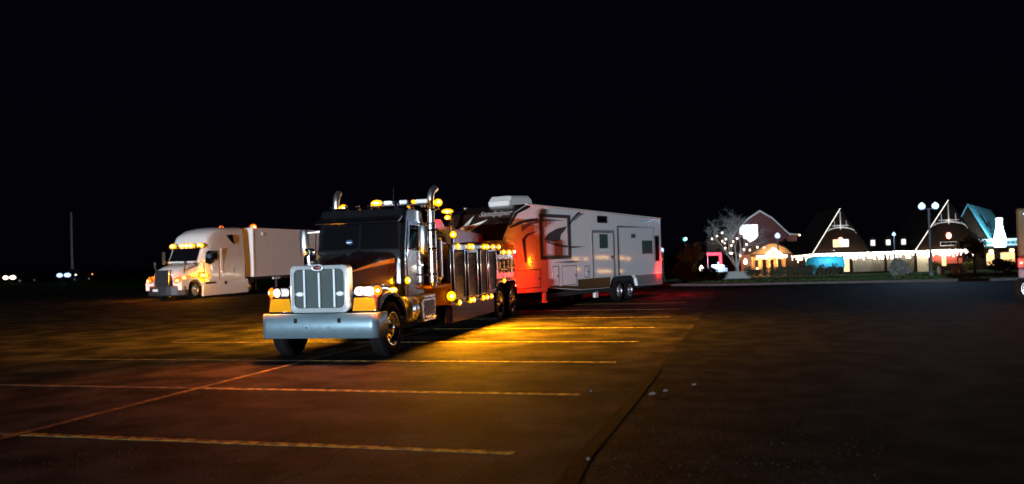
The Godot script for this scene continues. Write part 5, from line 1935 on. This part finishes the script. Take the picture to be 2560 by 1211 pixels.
	for q in [[19.2, 21.2, "dark clipped hedge in front of the bare tree's trunk"], [21.3, 23.6, "dark clipped hedge in front of the timber pavilion"], [23.7, 26.6, "dark clipped hedge left of the teal canopy"]]:
		var hd := thing("hedge", q[2], "hedge", P((q[0] + q[1]) / 2, 66), 0.0, "hedges along the grass")
		var half: float = (q[1] - q[0]) / 2
		st = mb()
		for j in 30:
			leaves(st, Vector3(rng.randf_range(-half, half), rng.randf_range(0.25, 0.85), rng.randf_range(-0.3, 0.3)), Vector3(0.35, 0.28, 0.3), 70, 0.1, linc(0.012, 0.016, 0.008), linc(0.035, 0.045, 0.02), 0.1)
		obj("foliage", st, M["leaf"], hd)
		st = mb()
		for j in 9:
			var x := lerpf(-half + 0.1, half - 0.1, j / 8.0)
			tube(st, [Vector3(x, -0.05, 0), Vector3(x + rng.randf_range(-0.1, 0.1), 0.8, 0.05)], 0.025, 0.012, 5)
		obj("stems", st, M["bark"], hd)
	var lw := thing("low_wall", "low pale garden wall running behind the dark shrubs", "wall", P(17.2, 70))
	st = mb()
	bx(st, -2.6, 3.4, -0.2, 0.55, 0.0, 0.25, 0.02)
	bx(st, -2.65, 3.45, 0.55, 0.62, -0.04, 0.29, 0.01)
	obj("wall_face", st, M["pale_wall"], lw)
	# market stall with a teal canopy
	var m := thing("market_stall", "market stall with a bright teal canopy in front of the roadhouse", "stall", P(29.4, 75))
	st = mb()
	for x in [-1.35, 1.4]:
		for z in [0.0, -1.4]:
			bx(st, x - 0.03, x + 0.03, 0.0, 1.45, -z - 0.03, -z + 0.03, 0.005)
	bx(st, -1.4, 1.45, 0.55, 0.6, 0.0, 1.4, 0.01)
	obj("stall_frame", st, M["black_plastic"], m)
	st = mb()
	var rg := []
	for i in 13:
		var x := -1.5 + 3.05 * i / 12.0
		var sag := 0.07 * sin(i * 1.7) + (0.25 if i == 0 else 0.0)
		rg.append([Vector3(x, 0.72 - sag - (0.35 if i < 2 else 0.0), 0.12), Vector3(x, 1.35 - sag, 0.05), Vector3(x, 1.72 - sag * 0.6, -0.35), Vector3(x, 1.78 - sag * 0.5, -0.8), Vector3(x, 1.45, -1.5), Vector3(x, 0.9, -1.55)])
	loft(st, rg, false, 40)
	obj("canopy", st, M["teal_tarp"], m)
	lamp(m, "stall_lamp", Vector3(0.2, 2.3, 1.0), Vector3.DOWN, 0.05, "cold", 1.3, 1.0)
	st = mb()
	tube(st, [Vector3(0.2, 2.33, 1.0), Vector3(0.2, 2.4, 0.2), Vector3(0.2, 1.7, -0.3)], 0.015, -1, 6)
	obj("lamp_arm", st, M["black_plastic"], m)
	# pale boulders and a straw heap by the lit porch
	for q in [[25.3, 47.5, 0.19, "pale upright boulder left of three beside the olive tree"], [26.0, 47.2, 0.2, "pale upright boulder in the middle of three beside the olive tree"], [26.7, 47.6, 0.18, "pale upright boulder right of three beside the olive tree"]]:
		var bo := thing("boulder", q[3], "boulder", P(q[0], q[1]), 0.0, "pale boulders in the grass")
		st = mb()
		ball(st, Vector3(0, 0.22, 0), Vector3(q[2], 0.36, 0.2), 14)
		var om := obj("rock", st, M["straw"], bo)
		om.rotation.z = 0.2
	shrub("pale grey ornamental grass clump beside the boulders", P(23.4, 48.5), Vector3(0.8, 0.55, 0.6), 1400, linc(0.08, 0.09, 0.08), linc(0.18, 0.19, 0.17), "ornamental_grass", "ornamental grass")
	shrub("dark low shrub at the right edge below the porch lamps", P(32.2, 52.5), Vector3(1.5, 0.5, 0.8), 1600, linc(0.02, 0.03, 0.02), linc(0.05, 0.06, 0.04))
	shrub("yellow-green planter bush in front of the red panels", P(45.9, 87.5), Vector3(0.7, 0.6, 0.5), 900, linc(0.1, 0.11, 0.01), linc(0.35, 0.33, 0.04))
	shrub("second yellow-green planter bush, right of the red panels", P(49.6, 87.5), Vector3(0.6, 0.55, 0.5), 900, linc(0.1, 0.11, 0.01), linc(0.35, 0.33, 0.04))


# ---------------------------------------------------------------- far left: pole and two vehicles on the road
func far_left() -> void:
	var t := thing("utility_pole", "tall bare utility pole standing alone at the far left", "utility pole", P(-73.4, 134))
	var st := mb()
	tube(st, [Vector3(0, -0.3, 0), Vector3(0, 11.3, 0)], 0.24, 0.17, 10)
	obj("pole", st, M["bark"], t)
	st = mb()
	tube(st, [Vector3(0.2, 3.0, 0.2), Vector3(0.2, 9.8, 0.17)], 0.04, -1, 6)
	obj("conduit", st, M["galvanised"], t)
	far_car(Vector3(-75.2, 0, 120), "dark car with bright headlights at the far left edge", 1.25, false)
	far_car(Vector3(-62.6, 0, 112), "dark pickup with bluish headlights passing the utility pole", 1.1, true)


func far_car(at: Vector3, label: String, turn: float, long: bool) -> void:
	var t := thing("parked_car" if not long else "pickup_truck", label, "car" if not long else "pickup", P(at.x, at.z), -0.2)
	var st := mb()
	side(st, V2s([0.0, 0.35, 0.0, 0.8, 0.3, 0.95, 1.3, 1.02, 1.9, 1.5, 3.2, 1.52, 4.0, 1.05, 4.5, 1.0, 4.6, 0.4]) if not long else V2s([0.0, 0.45, 0.0, 0.95, 0.3, 1.1, 1.4, 1.18, 2.0, 1.8, 3.4, 1.82, 3.6, 1.2, 5.6, 1.2, 5.6, 0.5]), -0.88, 0.88, 0.08)
	var b := obj("body", st, M["black_paint"], t)
	for s in [-1.0, 1.0]:
		st = mb()
		side(st, V2s([1.7, 1.08, 2.0, 1.42, 3.1, 1.44, 3.5, 1.1]) if not long else V2s([1.75, 1.25, 2.1, 1.72, 3.2, 1.74, 3.3, 1.25]), 0.87 * s, 0.886 * s)
		obj("side_window", st, M["dark_glass"], b)
	var h := 0.72 if not long else 0.86
	for s in [-1.0, 1.0]:
		wheel(t, Vector3(0.8 * s, 0.33, -0.9), 0.33, 0.2, s, "aluminium")
		wheel(t, Vector3(0.8 * s, 0.33, -3.7), 0.33, 0.2, s, "aluminium")
		lamp(t, "headlight_lamp", Vector3(0.62 * s, h + 0.1, 0.02), Vector3(0.1 * s, 0, 1), 0.3, "cold" if long else "white", 0.5, 0.5, 1.8)
	if long:
		lamp(t, "side_lamp", Vector3(0.9, h + 0.1, -1.2), Vector3(1, 0, 0.3), 0.1, "white", 0.05, 0.5)
		lamp(t, "side_lamp", Vector3(0.9, h + 0.1, -4.5), Vector3(1, 0, 0.3), 0.1, "orange", 0.05, 0.5)


# ---------------------------------------------------------------- the truck at the right edge
func edge_truck() -> void:
	var t := thing("service_truck", "tan box truck with red lower panel and amber lamp, cut by the right edge", "truck", Vector3(14.45, 0, -23.0), -0.6)
	var st := mb()
	bx(st, 0.0, 5.2, 1.32, 2.72, 0.0, 2.3, 0.05)
	obj("box", st, M["tan_panel"], t)
	st = mb()
	bx(st, -0.02, 5.22, 1.0, 1.31, -0.02, 2.32, 0.03)
	obj("red_panel", st, M["red_paint"], t)
	st = mb()
	bx(st, 0.1, 7.4, 0.6, 0.98, 0.3, 2.0, 0.02)
	bx(st, 0.0, 1.3, 0.72, 0.99, 0.02, 0.3, 0.03)
	obj("chassis", st, M["grey_film"], t)
	st = mb()
	side(st, V2s([0.05, 0.6, 0.05, 2.3, 2.2, 2.3, 2.2, 0.6]), 5.4, 7.4, 0.1)
	var cab := obj("cab", st, M["white_paint"], t)
	st = mb()
	bx(st, 5.9, 7.0, 1.5, 2.1, 0.02, 0.06)
	obj("side_window", st, M["dark_glass"], cab)
	for u in [0.3, 6.3]:
		for w in [0.2, 2.05]:
			var o := Node3D.new()
			put(o, "axle_end", t)
			o.position = Vector3(u, 0, -w)
			o.rotation.y = PI / 2 if w > 1 else -PI / 2
			wheel(o, Vector3(0, 0.42, 0), 0.42, 0.26, 1.0, "aluminium")
	lamp(t, "marker_lamp", Vector3(0.28, 1.52, 0.03), Vector3(-0.3, 0, 1), 0.1, "amber", 0.4, 0.7)
	lamp(t, "tail_lamp", Vector3(0.1, 1.16, 0.04), Vector3(-0.4, 0, 1), 0.085, "red", 0.25, 0.7)
	lamp(t, "marker_lamp", Vector3(0.2, 2.55, 0.02), Vector3(-0.3, 0, 1), 0.03, "cold", 0.02, 0.7)



# an unseen utility truck, added so its amber lamps reflect on the camper's side
func unseen_amber_truck() -> void:
	var t := thing("unseen_utility_truck", "unseen utility truck added for the amber reflections on the camper side", "truck", P(33, 46.5), -1.05)
	var st := mb()
	bx(st, -1.5, 4.4, 0.85, 2.3, 0.1, 2.3, 0.05)
	obj("box", st, M["black_paint"], t)
	st = mb()
	bx(st, -3.4, 4.3, 0.5, 0.84, 0.5, 1.9, 0.02)
	obj("chassis", st, M["chassis"], t)
	st = mb()
	side(st, V2s([0.15, 0.55, 0.15, 2.2, 2.2, 2.2, 2.2, 0.55]), -3.3, -1.6, 0.12)
	obj("cab", st, M["black_paint"], t)
	for u in [-2.6, 3.2]:
		for w in [0.3, 2.1]:
			var o := Node3D.new()
			put(o, "axle_end", t)
			o.position = Vector3(u, 0, -w)
			o.rotation.y = PI / 2 if w > 1 else -PI / 2
			wheel(o, Vector3(0, 0.45, 0), 0.45, 0.26, 1.0, "aluminium")
	for q in [[3.59, 1.5, 2], [2.79, 1.5, 1], [1.53, 1.56, 4], [0.12, 1.48, 2], [-0.47, 1.42, 1], [3.45, 0.7, 1], [1.41, 0.46, 4], [0.16, 0.46, 1]]:
		for k in q[2]:
			lamp(t, "marker_lamp", Vector3(q[0] + 0.26 * (k - (q[2] - 1) * 0.5), q[1] + 0.05 * (k % 2), 0.03 if q[1] > 0.8 else 0.2), Vector3(0, 0, 1), 0.22, "amber", 0.25 if k == 0 else 0.0, 0.6)


func litter() -> void:
	# loose grit on the worn asphalt
	var pm := mb()
	var k6 := [Vector3(1, 0, 0.2), Vector3(0.1, 0, 1), Vector3(-0.9, 0, -0.1), Vector3(0, 0, -1)]
	for i in 4:
		trin(pm, k6[i], k6[(i + 1) % 4], Vector3(0.1, 0.8, 0), k6[i] + k6[(i + 1) % 4] + Vector3(0, 1, 0))
	pm.generate_normals()
	var mm := MultiMesh.new()
	mm.transform_format = MultiMesh.TRANSFORM_3D
	mm.use_colors = true
	mm.mesh = pm.commit()
	mm.instance_count = 6000
	for i in 6000:
		var z := 5.2 + 11.0 * pow(rng.randf(), 1.5)
		var x := rng.randf_range(-0.62, 0.45) * z
		var s := rng.randf_range(0.002, 0.007)
		mm.set_instance_transform(i, Transform3D(Basis(Vector3.UP, rng.randf() * TAU).scaled(Vector3(s, s * rng.randf_range(0.5, 1.0), s)), Vector3(x, 0.0005, -z)))
		var g := rng.randf_range(0.03, 0.13)
		mm.set_instance_color(i, Color(g, g * 0.97, g * 0.92))
	var grit := MultiMeshInstance3D.new()
	grit.multimesh = mm
	grit.material_override = M["grit"]
	put(grit, "gravel")
	tag(grit, "loose gravel grit scattered over the near asphalt", "gravel", "", "stuff")
	for q in [[1.7, 10.1, 0.045, "white paper scrap lying beside the dark asphalt seam"], [1.9, 10.3, 0.03, "small bright paper scrap right of the larger scrap"], [0.96, 10.46, 0.018, "tiny white scrap near the end of a stall line"], [2.36, 10.7, 0.03, "faint paper scrap farthest right on the worn asphalt"], [0.6, 7.0, 0.016, "tiny white scrap on the tar seam nearest the camera"]]:
		var t := thing("paper_scrap", q[3], "litter", Vector3(q[0], 0.012, -q[1]), 0.0, "paper scraps on the asphalt")
		var st := mb()
		var s: float = q[2]
		front(st, [Vector2(-s, 0.0), Vector2(s * 0.8, 0.005), Vector2(s, 0.02), Vector2(s * 0.2, 0.03 + s * 0.15), Vector2(-s * 0.8, 0.02)], 0.0, s * 0.8, 0.002)
		obj("paper", st, M["paper"], t)
